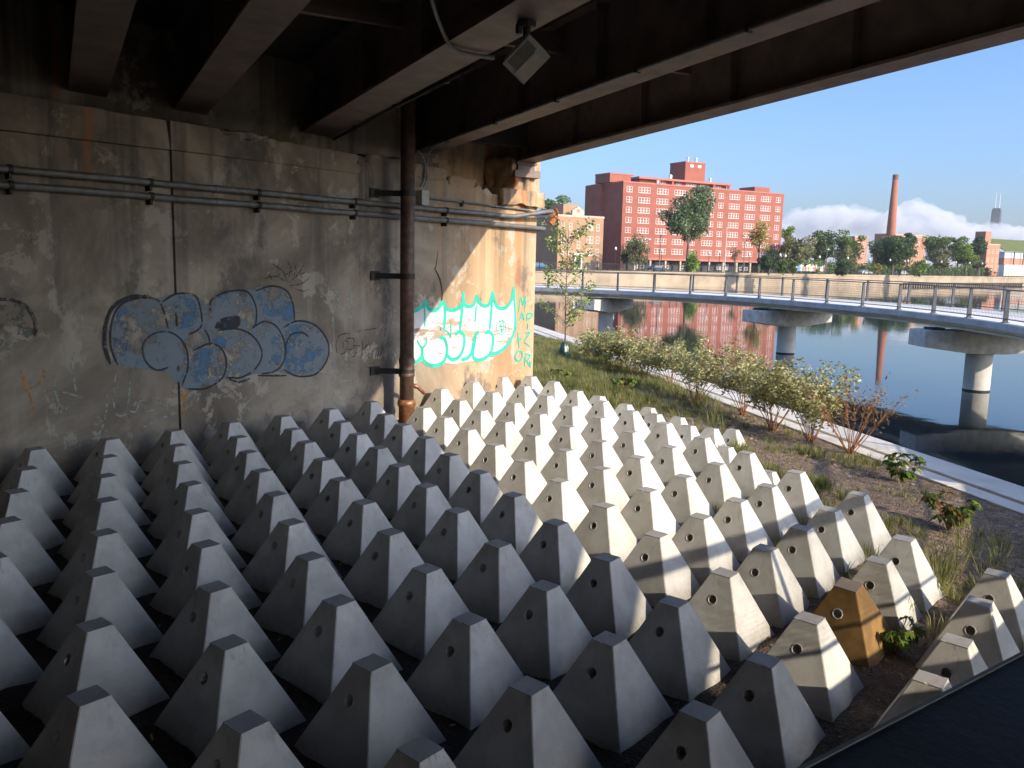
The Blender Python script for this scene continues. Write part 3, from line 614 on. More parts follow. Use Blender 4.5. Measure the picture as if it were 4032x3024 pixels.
tagline('pale green letter M sprayed on the wall right of the blue graffiti', P_CHALK, [[(1806,545),(1815,430),(1832,308)],[(1832,308),(1842,400),(1858,470)],[(1858,470),(1885,400),(1916,340)],[(1916,340),(1912,440),(1900,545)],[(1740,360),(1790,420)],[(1930,440),(1940,460)],[(1712,470),(1720,485)]], .03)
tagline('thin black scrawled tag between the blue graffiti and the drainpipe', P_BLK2, [[(1905,570),(1850,580),(1828,630),(1840,680),(1880,670),(1895,620),(1870,610),(1868,650),(1900,660)],[(1880,600),(1925,600),(1920,650),(1890,660)],[(1925,640),(1930,690),(1910,700)],[(1945,610),(1935,700)],[(1920,640),(1960,635)],[(1975,600),(1965,710)],[(1968,660),(2000,630),(1985,660),(2010,710)],[(2015,640),(2000,700)],[(2040,720),(2050,640),(2065,700),(2083,640)],[(1940,560),(2060,540)],[(1990,740),(2040,730),(2030,760),(1985,750)]], .02)
tagline('black burst of twigs sprayed above the blue graffiti', P_BLK2, [[(1560,310),(1545,240),(1480,190)],[(1555,290),(1500,260),(1440,270)],[(1560,300),(1580,220),(1560,170)],[(1565,300),(1620,250),(1650,200)],[(1570,310),(1640,300),(1690,260)],[(1520,270),(1510,220)],[(1600,260),(1610,190)],[(1575,320),(1650,340),(1680,330)],[(1540,260),(1590,230)],[(1480,280),(1460,240)],[(1630,250),(1660,240)]], .02)
tagline('orange letter Y low on the wall below the blue graffiti', P_ORNG, [[(984,880),(1000,945)],[(1018,880),(1000,945),(998,1010)]], .05)
tagline('small orange paint mark just left of the orange Y', P_ORNG, [[(922,900),(945,890),(935,925)]], .05)
tagline('pale orange Y and streaks near the bottom left of the wall', P_ORNG, [[(110,765),(150,880)],[(230,755),(240,800),(200,850),(135,885)],[(150,880),(190,1000)]], .04)
tagline('long chalky letters scrawled low on the left part of the wall', P_CHALK, [[(285,780),(300,880),(340,1030)],[(390,680),(400,800),(415,900)],[(235,885),(320,885),(445,920)],[(630,790),(615,920),(640,1015),(690,990),(708,830)],[(690,990),(740,995),(760,940),(800,930),(790,990),(850,985)],[(585,890),(575,1010),(540,1110),(480,1160),(360,1155)],[(780,1080),(860,1040),(960,1000)],[(850,910),(880,960),(930,940)]], .028)
tagline('white looping scrawl below the black tag near the drainpipe', P_CHALK, [[(1820,700),(1790,770),(1740,780)],[(1740,790),(1790,800),(1815,860),(1805,930),(1760,950)],[(1560,880),(1640,885),(1740,860)],[(1640,940),(1720,930),(1800,940),(1870,985),(1960,990)],[(1660,810),(1680,850),(1720,830)],[(1850,830),(1920,825)],[(1700,880),(1740,900)]], .022)

# ================================================================== CONCRETE PYRAMIDS
TILT = Matrix(((.99998475, .00009476, .00552097), (0, .99985274, -.01716088), (-.00552178, .01716062, .9998375)))
PYR = [(-1,0,3.755,12.236,1.818), (0,0,4.704,12.211,1.813), (1,0,5.711,12.168,1.806), (2,0,6.691,12.127,1.8), (3,0,7.693,12.132,1.795), (4,0,8.628,12.038,1.788), (5,0,9.667,12.05,1.782), (6,0,10.742,12.159,1.778), (8,0,12.943,12.421,1.771), (9,0,14.224,12.663,1.768), (10,0,15.417,12.793,1.763), (11,0,16.075,12.432,1.754), (-1,1,3.255,11.236,1.804), (0,1,4.207,11.206,1.798), (1,1,5.203,11.176,1.792), (2,1,6.219,11.18,1.786), (3,1,7.17,11.105,1.78), (4,1,8.113,11.045,1.774), (5,1,9.075,11.013,1.768), (6,1,10.089,11.052,1.763), (7,1,11.093,11.1,1.758), (8,1,12.228,11.231,1.754), (9,1,13.511,11.468,1.751), (10,1,14.726,11.585,1.746), (11,1,15.835,11.568,1.74), (0,2,3.72,10.251,1.784), (1,2,4.737,10.251,1.779), (2,2,5.737,10.232,1.773), (3,2,6.726,10.187,1.767), (4,2,7.705,10.174,1.761), (5,2,8.642,10.102,1.755), (6,2,9.706,10.195,1.75), (7,2,10.694,10.178,1.745), (8,2,11.726,10.236,1.74), (9,2,12.865,10.352,1.736), (10,2,14.091,10.472,1.731), (11,2,15.12,10.421,1.724), (12,2,15.754,10.239,1.568), (0,3,3.255,9.236,1.769), (1,3,4.273,9.265,1.764), (2,3,5.3,9.253,1.758), (3,3,6.263,9.207,1.752), (4,3,7.223,9.157,1.746), (5,3,8.256,9.194,1.741), (6,3,9.278,9.229,1.736), (7,3,10.246,9.219,1.731), (8,3,11.263,9.263,1.726), (9,3,12.328,9.318,1.721), (10,3,13.501,9.424,1.716), (11,3,14.459,9.319,1.709), (12,3,15.254,9.239,1.563), (13,3,16.253,9.242,1.368), (0,4,2.755,8.237,1.755), (1,4,3.748,8.215,1.749), (2,4,4.747,8.216,1.744), (3,4,5.762,8.203,1.738), (4,4,6.727,8.199,1.732), (5,4,7.765,8.227,1.727), (6,4,8.725,8.194,1.721), (7,4,9.723,8.187,1.716), (8,4,10.761,8.223,1.711), (9,4,11.777,8.261,1.706), (10,4,12.899,8.362,1.701), (11,4,13.967,8.328,1.695), (12,4,14.754,8.239,1.549), (13,4,15.753,8.242,1.353), (0,5,2.255,7.237,1.741), (1,5,3.247,7.227,1.735), (2,5,4.268,7.228,1.729), (3,5,5.256,7.216,1.724), (4,5,6.288,7.247,1.719), (5,5,7.309,7.251,1.713), (6,5,8.298,7.244,1.707), (7,5,9.251,7.247,1.702), (8,5,10.253,7.24,1.697), (9,5,11.213,7.228,1.691), (10,5,12.244,7.294,1.686), (11,5,13.404,7.29,1.68), (12,5,14.254,7.239,1.524), (13,5,15.253,7.243,1.329), (14,5,16.252,7.245,1.163), (0,6,1.755,6.237,1.726), (1,6,2.734,6.216,1.721), (2,6,3.752,6.233,1.715), (3,6,4.766,6.256,1.71), (4,6,5.784,6.257,1.704), (5,6,6.828,6.286,1.699), (6,6,7.796,6.251,1.693), (7,6,8.764,6.254,1.688), (8,6,9.73,6.241,1.682), (9,6,10.71,6.234,1.677), (10,6,11.717,6.253,1.672), (11,6,12.793,6.241,1.665), (12,6,13.753,6.242,1.35), (1,7,2.242,5.229,1.706), (2,7,3.261,5.245,1.701), (3,7,4.296,5.27,1.696), (4,7,5.318,5.267,1.69), (5,7,6.309,5.245,1.684), (6,7,7.295,5.241,1.679), (7,7,8.247,5.223,1.673), (8,7,9.235,5.215,1.667), (9,7,10.206,5.224,1.662), (10,7,11.225,5.223,1.657), (11,7,12.277,5.23,1.651), (12,7,13.252,5.245,1.176), (1,8,1.754,4.237,1.692), (2,8,2.739,4.248,1.687), (3,8,3.77,4.264,1.681), (4,8,4.783,4.258,1.676), (5,8,5.759,4.241,1.67), (6,8,6.762,4.238,1.664), (7,8,7.751,4.247,1.659), (8,8,8.689,4.21,1.653), (9,8,9.65,4.195,1.648), (10,8,10.617,4.201,1.642), (11,8,11.661,4.214,1.637), (3,9,3.258,3.268,1.667), (4,9,4.275,3.256,1.661), (5,9,5.264,3.247,1.656), (6,9,6.26,3.233,1.65), (7,9,7.226,3.216,1.644), (8,9,8.183,3.215,1.639), (9,9,9.146,3.201,1.633), (10,9,10.123,3.217,1.628), (11,9,11.135,3.193,1.622), (4,10,3.754,2.237,1.647), (5,10,4.785,2.243,1.641), (6,10,5.774,2.223,1.635), (7,10,6.766,2.244,1.63), (8,10,7.767,2.247,1.625), (9,10,8.675,2.236,1.619), (10,10,9.611,2.242,1.614), (6,11,5.254,1.238,1.621), (7,11,6.331,1.216,1.615), (8,11,7.18,1.218,1.61), (9,11,8.213,1.25,1.605), (10,11,9.148,1.267,1.6)]
def pyramid_mesh(name, mat, lip=.0035, seed=0):
    r = random.Random(seed); e = .47; t = .095; H = .84; zl = -.009
    def hw(z): return t - e * z
    b = bmesh.new(); V = lambda x, y, z: b.verts.new((x, y, z))
    tp = [V(sx*(t+lip), sy*(t+lip), 0) for sx, sy in ((-1,-1),(1,-1),(1,1),(-1,1))]
    tl = [V(sx*(t+lip), sy*(t+lip), zl) for sx, sy in ((-1,-1),(1,-1),(1,1),(-1,1))]
    h0 = hw(zl); q = [V(sx*h0, sy*h0, zl) for sx, sy in ((-1,-1),(1,-1),(1,1),(-1,1))]
    hb = hw(-H); w = [V(sx*hb, sy*hb, -H) for sx, sy in ((-1,-1),(1,-1),(1,1),(-1,1))]
    b.faces.new(tp)
    for i in range(4):
        j = (i+1) % 4; b.faces.new((tl[i], tl[j], tp[j], tp[i])); b.faces.new((q[i], q[j], tl[j], tl[i]))
        if i != 3: b.faces.new((w[i], w[j], q[j], q[i]))
    # face towards -x carries a round lifting socket
    hz = -.215; rad = .041; n = 20; c = Vector((-hw(hz), .012, hz)); sl = Vector((-e, 0, -1)).normalized(); yv = Vector((0, 1, 0))
    ring = []
    for k in range(n):
        a = math.pi*.25 + 2*math.pi*k/n; ring.append(b.verts.new(c + yv*math.cos(a)*rad - sl*math.sin(a)*rad))
    cor = [q[3], q[0], w[0], w[3]]                    # +y top, -y top, -y foot, +y foot  (ring starts at +y/up)
    for s in range(4):
        for k in range(5):
            b.faces.new((cor[s], ring[(s*5+k) % n], ring[(s*5+k+1) % n]))
        b.faces.new((cor[s], ring[(s*5+5) % n], cor[(s+1) % 4]))
    b.faces.new(w[::-1]); bmesh.ops.recalc_face_normals(b, faces=b.faces)
    # weathered arrises: eased corners and a few knocked-off bits along the lip
    ed = [e_ for e_ in b.edges if {e_.verts[0], e_.verts[1]} in [{q[i], w[i]} for i in range(4)]]
    tops = [e_ for e_ in b.edges if e_.verts[0] in tp + tl and e_.verts[1] in tp + tl and abs(e_.verts[0].co.z - e_.verts[1].co.z) < 1e-6]
    bmesh.ops.subdivide_edges(b, edges=tops, cuts=9, use_grid_fill=True)
    bmesh.ops.bevel(b, geom=ed, offset=.005, segments=2, affect='EDGES')
    for _ in range(3):
        a_ = r.uniform(-t, t); ax_ = r.choice((0, 1)); cc = Vector((a_, r.choice((-t, t)), 0) if ax_ else (r.choice((-t, t)), a_, 0)); rd = r.uniform(.007, .02)
        for v_ in b.verts:
            if v_.co.z > -.02:
                d_ = (v_.co - cc).length
                if d_ < rd: v_.co.z -= (rd - d_) * .35; v_.co.x *= 1 - (rd - d_) * .8; v_.co.y *= 1 - (rd - d_) * .8
    bmesh.ops.recalc_face_normals(b, faces=b.faces)
    me = bpy.data.meshes.new(name); b.to_mesh(me); b.free(); me.materials.append(mat)
    # socket: tube wall, bottom and a thin ragged collar of grout
    m = MB(); nx = Vector((-1, 0, e)).normalized(); dirn = Vector((1, 0, -.25)).normalized(); A = []; B = []; Cc = []; D = []
    for k in range(n):
        a = 2*math.pi*k/n; o = yv*math.cos(a) - sl*math.sin(a)
        A.append(c + o*rad*1.002 + nx*.001); B.append(c + o*rad*.98 + dirn*.13); Cc.append(c + o*(rad*1.18 + r.uniform(-.002, .004)) + nx*.0015); D.append(c + o*rad*.995 + nx*.004)
    m.add(A + B, [(i, (i+1) % n, (i+1) % n + n, i+n) for i in range(n)] + [tuple(range(n, 2*n))]); m.add(Cc + D, [(i, (i+1) % n, (i+1) % n + n, i+n) for i in range(n)])
    m.add(D + A, [(i, (i+1) % n, (i+1) % n + n, i+n) for i in range(n)])
    return me, m
def smooth_hole(o):
    return o
PMS = []
for sd in range(5):
    PM, SOCK = pyramid_mesh('concrete_pyramid', M_PYR, .0035, sd + 1); PMS.append(PM)
PM2, _s = pyramid_mesh('concrete_pyramid', M_AMBER, .0035, 2)
so = SOCK.build('socket', M_HOLE); sock_mesh = so.data; bpy.data.objects.remove(so)
lit = {(7,1),(8,0),(9,0),(10,0),(11,0)}
def is_lit(c, r): return c >= 7 + (r - 1) * .28 and not (c == 7 and r > 6) or (c, r) in lit
cols = sorted({p[0] for p in PYR}); cmin = cols[0]; seen = set()
for c, r, x, y, z in PYR:
    amb = (c, r) == (8, 10)
    me = PM2 if amb else PMS[(c * 7 + r * 3) % 5]
    o = bpy.data.objects.new('concrete_pyramid', me); COL.objects.link(o); seen.add((c, r))
    rr = random.Random(c * 31 + r); jit = Matrix.Rotation(math.radians(rr.uniform(-.8, .8)), 3, 'Z') @ Matrix.Rotation(math.radians(rr.uniform(-.6, .6)), 3, 'X')
    R3 = TILT @ jit
    if amb: R3 = TILT @ Matrix.Rotation(math.radians(-9), 3, 'Y') @ Matrix.Rotation(math.radians(3), 3, 'X')
    if c >= 12: R3 = TILT @ Matrix.Rotation(math.radians(4 + rr.uniform(-2, 3)), 3, 'Y') @ Matrix.Rotation(math.radians(rr.uniform(-3, 3)), 3, 'Z')
    M4 = R3.to_4x4(); M4.translation = (x, y, z); o.matrix_world = M4
    row = ORD[r + 1]; fil = ORD[c - cmin + 1]
    if amb: lab = 'orange rust stained concrete pyramid block tilted among pale ones'
    elif c >= 12: lab = 'half buried concrete block in the grass, %s row from wall, %s file from left' % (row, fil)
    else: lab = '%s concrete pyramid, %s row from the wall, %s file from the left' % ('sunlit pale' if is_lit(c, r) else 'shaded grey', row, fil)
    tag(o, lab, 'concrete block', 'rows of concrete pyramid blocks under the bridge')
    s = bpy.data.objects.new('socket', sock_mesh); COL.objects.link(s); s.parent = o

# ================================================================== PATH, GUARD RAIL, FOOTBRIDGE
NEAR = [(-14, 4.6), (-6, 2.25), (.9, .27), (5, -.85), (9.3, -1.83), (11.3, -2.02), (15.5, -1.75), (20.5, -.1), (25, 1.65), (28.5, 3.4), (31.4, 5.05), (34.2, 7.15), (36.8, 9.5), (38.7, 11.8), (40.6, 14.6), (42.1, 17.25), (43.3, 20), (44.0, 23), (44.2, 26.5), (44.0, 31), (43.2, 37), (41.5, 46), (39, 56)]
def spline(P, step):
    P = [Vector((x, y, 0)) for x, y in P]; Q = [P[0]*2 - P[1]] + P + [P[-1]*2 - P[-2]]; out = []
    for i in range(1, len(Q) - 2):
        n = max(2, int((Q[i+1] - Q[i]).length / .4))
        for k in range(n):
            t = k / n; out.append(.5*((2*Q[i]) + (-Q[i-1]+Q[i+1])*t + (2*Q[i-1]-5*Q[i]+4*Q[i+1]-Q[i+2])*t*t + (-Q[i-1]+3*Q[i]-3*Q[i+1]+Q[i+2])*t**3))
    out.append(P[-1]); res = [out[0]]; acc = 0
    for a, b in zip(out, out[1:]):
        d = (b - a).length; pos = step - acc
        while pos <= d: res.append(a + (b - a) * (pos / d)); pos += step
        acc = (acc + d) % step
    return res
DECKZ = 2.9
line = spline(NEAR, .5)
K0 = min(range(len(line)), key=lambda i: (line[i] - Vector((17, -1.4, 0))).length)
def offset(P, d):
    out = []
    for i, p in enumerate(P):
        t = (P[min(i+1, len(P)-1)] - P[max(i-1, 0)]).normalized(); out.append(p + Vector((t.y, -t.x, 0)) * d)
    return out
lift = lambda P, z: [(p.x, p.y, z) for p in P]
WID = 4.8
m = MB(); m.sweep(lift(line[:K0+1], DECKZ), [(-WID, -.26), (-.55, -.26), (-.55, 0), (-WID, 0)]); tag(m.build('path', M_DECKP), kind='structure')
fb = empty('footbridge', (36.5, 6.5, 0), 'curved concrete footbridge with dark railings on piers in the river', 'footbridge')
def fbp(m, name, mat, bevel=0):
    m.v = [(a - 36.5, b - 6.5, c) for a, b, c in m.v]; return m.build(name, mat, fb, bevel=bevel)
seg = line[K0:]
m = MB(); m.sweep(lift(seg, DECKZ), [(-WID, -.02), (.02, -.02), (.02, 0), (-WID, 0)]); fbp(m, 'deck', M_DECKP)
for a, b in ((-.16, .12), (-WID - .12, -WID + .16)):
    m = MB(); m.sweep(lift(seg, DECKZ), [(a, -.24), (b, -.24), (b, -.021), (a, -.021)]); fbp(m, 'edge_beam', M_FASC)
m = MB(); m.sweep(lift(seg, DECKZ), [(-WID + .17, -.22), (-.17, -.22), (-.17, -.03), (-WID + .17, -.03)]); fbp(m, 'slab', M_FASC)
for a in (-.55, -WID + .55):
    m = MB(); m.sweep(lift(seg, DECKZ), [(a - .22, -.50), (a + .22, -.50), (a + .22, -.42), (a + .16, -.39), (a + .16, -.245), (a - .16, -.245), (a - .16, -.39), (a - .22, -.42)]); fbp(m, 'girder', M_BEAM)
PIERS = [(36.2, 6.38), (43.9, 16.9), (45.8, 29.5), (27.2, .9)]
for x, y in PIERS:
    i = min(range(len(line)), key=lambda k: (line[k] - Vector((x, y, 0))).length); t = (line[i+1] - line[i-1]).normalized(); n = Vector((-t.y, t.x, 0)); base = Vector((x, y, 0))
    m = MB(); m.M = Matrix(((n.x, t.x, 0, x - 36.5), (n.y, t.y, 0, y - 6.5), (0,0,1,0), (0,0,0,1)))
    m.prism([(-2.5, -.62, 2.3), (2.5, -.62, 2.3), (2.5, -.62, 1.68), (.75, -.62, 1.46), (-.75, -.62, 1.46), (-2.5, -.62, 1.68)], (0, 1.24, 0))
    cap = m.build('pier_cap', M_STONE, fb, bevel=.02)
    m = MB(); m.lathe((x - 36.5, y - 6.5, -4), [(.47, 0), (.47, 5.5)], 28); cl = m.build('column', M_PIER, fb)
    for q in cl.data.polygons: q.use_smooth = len(q.vertices) == 4
    m = MB(); m.lathe((x - 36.5, y - 6.5, -.3), [(.474, 0), (.476, .3), (.474, .36)], 28); m.build('wet_band', M_BLACK, fb)
    m = MB(); m.M = Matrix(((n.x, t.x, 0, x - 36.5), (n.y, t.y, 0, y - 6.5), (0,0,1,0), (0,0,0,1)))
    MM = m.M
    for a in (1.85, -1.85): m = MB(); m.M = MM; m.box(a - .25, a + .25, -.3, .3, 2.305, 2.395); m.build('bearing_pad', M_BLACK, fb)
def railing(P, step, parent, o, posts_cap, railmat, wide, meshmat, every=1):
    # P: rail centre line; posts, a wide top rail, a bottom bar and a wire mesh panel
    m = MB(); m.sweep([(p.x - o.x, p.y - o.y, DECKZ - o.z) for p in P], [(-wide, 1.03), (wide, 1.03), (wide, 1.07), (-wide, 1.07)]); m.build('top_rail', railmat, parent, bevel=.006)
    m = MB(); m.sweep([(p.x - o.x, p.y - o.y, DECKZ - o.z) for p in P], [(-.015, .10), (.015, .10), (.015, .13), (-.015, .13)]); m.build('bottom_rail', railmat, parent)
    k = 0; n = 0; stepn = max(1, round(step / .5))
    for i in range(1, len(P) - 1, stepn):
        if n >= posts_cap: break
        t = (P[i+1] - P[i-1]).normalized(); nn = Vector((-t.y, t.x, 0)); c = P[i] - o; c.z = DECKZ - o.z
        m = MB(); m.M = Matrix(((t.x, nn.x, 0, c.x), (t.y, nn.y, 0, c.y), (0,0,1,c.z), (0,0,0,1)))
        m.prism([(-.028, -.075, .02), (-.028, .075, .02), (-.028, .05, 1.025), (-.028, -.05, 1.025)], (.056, 0, 0)); m.box(-.10, .10, -.10, .10, .003, .02)
        
        if wide > .1: m.box(-.03, .03, -.75, .0, -.12, -.06)
        m.build('post', railmat, parent); n += 1
NR = [p for p in offset(line, .16)]
i0 = min(range(len(line)), key=lambda i: (line[i] - Vector((-7, 2.5, 0))).length)
gr = empty('guard_rail', (.9, .27, DECKZ), 'dark wide topped guard rail close to the viewer along the path', 'railing')
seg_rail = [p for p in offset(line, .14)][i0:K0+1]
railing(seg_rail, 2.3, gr, Vector((.9, .27, DECKZ)), 20, M_RAIL, .14, M_MESH)
def mesh_panel(P, o, pitch, wire, parent, mat, z0=.14, z1=1.02):
    F = []
    h = wire / 2
    def bar(a, b, n):
        # flat two-sided wire: two crossed strips
        d = (b - a).normalized(); u = d.cross(n).normalized() * h; w = n * h
        F.append([a - u, b - u, b + u, a + u]); F.append([a - w, b - w, b + w, a + w])
    for p, q in zip(P, P[1:]):
        t = q - p; L = t.length; t.normalize(); n = Vector((-t.y, t.x, 0)); a = p - o; b = q - o
        k = int(round(L / pitch))
        for i in range(k):
            c = a + t * (i * L / k); bar(Vector((c.x, c.y, DECKZ - o.z + z0)), Vector((c.x, c.y, DECKZ - o.z + z1)), n)
        zz = z0
        while zz <= z1: bar(Vector((a.x, a.y, DECKZ - o.z + zz)), Vector((b.x, b.y, DECKZ - o.z + zz)), n); zz += pitch
    return quads('wire_mesh', [[tuple(v) for v in f] for f in F], mat, parent)
m = MB(); m.sweep([(p.x - .9, p.y - .27, 0) for p in offset(seg_rail, -.134)], [(-.0025, 1.066), (.0025, 1.066), (.0025, 1.0725), (-.0025, 1.0725)]); m.build('edge_strip', M_GALV, gr)
j0 = min(range(len(seg_rail)), key=lambda i: (seg_rail[i] - Vector((-1, .8, 0))).length)
mesh_panel(seg_rail[j0:], Vector((.9, .27, DECKZ)), .05, .007, gr, M_MESH)
for nm, d in (('near', .06), ('far', WID - .06)):
    P = offset(line, d)[K0:]
    railing(P, 2.3, fb, Vector((36.5, 6.5, 0)), 26, M_RAILG, .07, M_MESH)
    mesh_panel(P[:70], Vector((36.5, 6.5, 0)), .10, .006, fb, M_MESH)
# ================================================================== PLANTS ON THE BANK
def leaf_quads(C, size, rng, up=.3, aspect=.45, droop=.0, out=None):
    # two-triangle folded leaves as kites: (n, 4, 3)
    n = len(C); d = rng.normal(size=(n, 3)); d[:, 2] = d[:, 2] * .5 + up
    if out is not None: d += out
    d /= np.linalg.norm(d, axis=1, keepdims=True); d[:, 2] -= droop
    w = np.cross(d, rng.normal(size=(n, 3))); w /= np.linalg.norm(w, axis=1, keepdims=True) + 1e-9
    L = (size * rng.uniform(.65, 1.3, n))[:, None]; W = L * aspect
    return np.stack([C, C + d*L*.5 + w*W*.5, C + d*L, C + d*L*.5 - w*W*.5], 1)
ML_DOG = mat_leaf('dogwood_leaf', (.29,.30,.095), (.56,.53,.27), 'Object', 3.0, .25); M_STEM = simple('orange_dogwood_bark', (.36,.16,.065), .6, 0, .35, 9, .1)
ML_SAP = mat_leaf('sapling_leaf', (.20,.28,.06), (.38,.44,.13), 'Object', 2.0, .35); M_BARK = simple('grey_brown_bark', (.13,.10,.075), .85, 0, .35, 5, .5)
ML_DOG2 = mat_leaf('rusty_dogwood_leaf', (.20,.17,.07), (.34,.19,.09), 'Object', 3.0, .25)
ML_LOW = mat_leaf('low_plant_leaf', (.12,.20,.035), (.26,.33,.07), 'Object', 6.0, .3); ML_RED = mat_leaf('reddened_leaf', (.38,.08,.03), (.42,.20,.06), 'Object', 6.0, .3)
ML_GRASS = mat_leaf('grass_blade', (.15,.18,.045), (.38,.35,.14), 'Object', .9, .3)
ML_DRY = mat_leaf('dry_grass_blade', (.27,.23,.11), (.34,.30,.16), 'Object', 1.2, .3)
def shrub(u, v, h, w, lab, seed, lm, nst=12, nl=620, seat=None):
    r = random.Random(seed); g = np.random.default_rng(seed)
    b = None; z = .9
    for _ in range(6): b = on_z(u, v, z); z = soil_full(b.x, b.y)
    e = empty('shrub', (b.x, b.y, z - .03), lab, 'shrub', 'dogwood shrubs in a row along the bank')
    m = MB(); pts_ = []; wts = []
    for i in range(nst):
        a = r.uniform(0, 6.28); sp = w * r.uniform(.15, .5); hh = h * r.uniform(.62, 1.0); p0 = Vector((r.uniform(-.07, .07), r.uniform(-.07, .07), 0)); tipv = Vector((math.cos(a)*sp, math.sin(a)*sp, hh))
        P = [p0, p0*.6 + tipv*.33 + Vector((r.uniform(-.04,.04), r.uniform(-.04,.04), hh*.05)), tipv*.68 + Vector((r.uniform(-.05,.05), r.uniform(-.05,.05), hh*.03)), tipv]
        m.tube(P, [.011, .009, .006, .003], 5, False)
        for k in range(3):
            q0 = P[1].lerp(P[2], r.random()); q1 = q0 + Vector((r.uniform(-.2,.2), r.uniform(-.2,.2), r.uniform(.12,.3))) * (h / 1.3); m.tube([q0, q1], [.005, .002], 4, False)
            pts_ += [q0.lerp(q1, x) for x in (.5, .75, 1)]; wts += [1, 1, 1]
        pts_ += [P[1].lerp(P[2], x) for x in (.55, .8)] + [P[2].lerp(P[3], x) for x in (0, .25, .5, .75, 1, 1)]
    m.build('stems', M_STEM, e, True)
    nl = int(nl * 2.3); C = np.array([tuple(pts_[k]) for k in g.integers(0, len(pts_), nl)]) + g.normal(0, .085, (nl, 3)) * [1, 1, .8]; C = C[C[:, 2] > h * .30]
    quads('foliage', leaf_quads(C, .105 if nl > 700 else .08, g, .05, .45, .25), lm, e)
    R_ = C[(C[:, 2] > h * .6) & (g.random(len(C)) < .16)]
    if lm is ML_DOG: quads('rusty_leaves', leaf_quads(R_ + .02, .09, g, .15, .45, .2), ML_DOG2, e)
    return e
SH = [(532, 790, 1.15, 1.0), (610, 838, 1.3, 1.1), (700, 872, 1.35, 1.2), (800, 885, 1.35, 1.2), (912, 928, 1.25, 1.1), (1090, 962, 1.35, 1.15), (1262, 1080, 1.6, 1.5), (1612, 1172, 1.5, 1.4), (1832, 1284, 1.55, 1.5), (2105, 1362, 1.5, 1.35), (2385, 1450, 1.45, 1.25)]
SL = ['smallest dogwood shrub nearest the sapling at the far end of the row', 'dogwood shrub second from the sapling in the bank row', 'dogwood shrub third from the sapling in the bank row', 'dogwood shrub fourth from the sapling in the bank row', 'dogwood shrub with bright orange foot, fifth from the sapling', 'narrow dogwood shrub sixth from the sapling in the bank row', 'broad dense dogwood shrub in the middle of the bank row', 'dogwood shrub with two bare orange stem bunches behind the buried blocks', 'dogwood shrub third from the near end of the bank row', 'dogwood shrub second from the near end of the bank row', 'sparse reddish dogwood shrub at the near end of the row by the kerb']
for i, ((x, y, h, w), lab) in enumerate(zip(SH, SL)):
    u, v = z5(x, y); shrub(u, v, h * 1.15, w * 1.9, lab, 40 + i, ML_DOG2 if i == 10 else ML_DOG, 14 if i != 10 else 18, (1150 if i != 10 else 300) if i > 5 else 850)
# sapling with its green watering bag
b = on_z(*z5(318, 772), .95)
for _ in range(5): zz = soil_full(b.x, b.y); b = on_z(*z5(318, 772), zz)
sap = empty('sapling_tree', (b.x, b.y, zz - .05), 'young sparse leafed sapling tree beside the wall end', 'tree')
r = random.Random(5); g = np.random.default_rng(5); TH = 4.9; m = MB(); m.tube([(0,0,0), (.02,.01,1.2), (-.02,.02,2.3), (.01,.0,TH)], [.035, .028, .02, .006], 8, False); pts_ = []
for k in range(44):
    z0 = r.uniform(1.2, TH - .3); a = r.uniform(0, 6.28); L = r.uniform(.5, 1.15) * (1.15 - .22 * (z0 - 1) / (TH - 1)); p0 = Vector((0, 0, z0)); p1 = p0 + Vector((math.cos(a)*L*.55, math.sin(a)*L*.55, L*.45)); p2 = p0 + Vector((math.cos(a)*L, math.sin(a)*L, L*.72))
    m.tube([p0, p1, p2], [.011, .007, .003], 5, False); pts_ += [p0.lerp(p1, .7), p1, p1.lerp(p2, .5), p2, p2]
m.build('trunk', M_BARK, sap, True)
C = np.array([tuple(pts_[k]) for k in g.integers(0, len(pts_), 1250)]) + g.normal(0, .10, (1250, 3)); quads('crown', leaf_quads(C, .125, g, .0, .6, .2), ML_SAP, sap)
m = MB(); prof = [(.21, 0), (.24, .10), (.22, .3), (.17, .5), (.115, .66), (.06, .72)]; n = 26; vs = []; fs = []
for i, (rr, z) in enumerate(prof):
    for k in range(n):
        a = 6.2832*k/n; q = rr * (1 + .13*math.sin(a*5 + i) + .07*math.sin(a*11 + i*2)); vs.append((math.cos(a)*q, math.sin(a)*q, z + .02*math.sin(a*4)))
for i in range(len(prof) - 1):
    for k in range(n): fs.append((i*n+k, i*n+(k+1) % n, (i+1)*n+(k+1) % n, (i+1)*n+k))
m.add(vs, fs); o = m.build('watering_bag', simple('dark_green_bag_vinyl', (.02,.07,.045), .3, 0, .5, 6, .3), None, True, loc=(b.x, b.y, zz - .03)); tag(o, 'dark green watering bag wrapped round the foot of the sapling', 'bag')

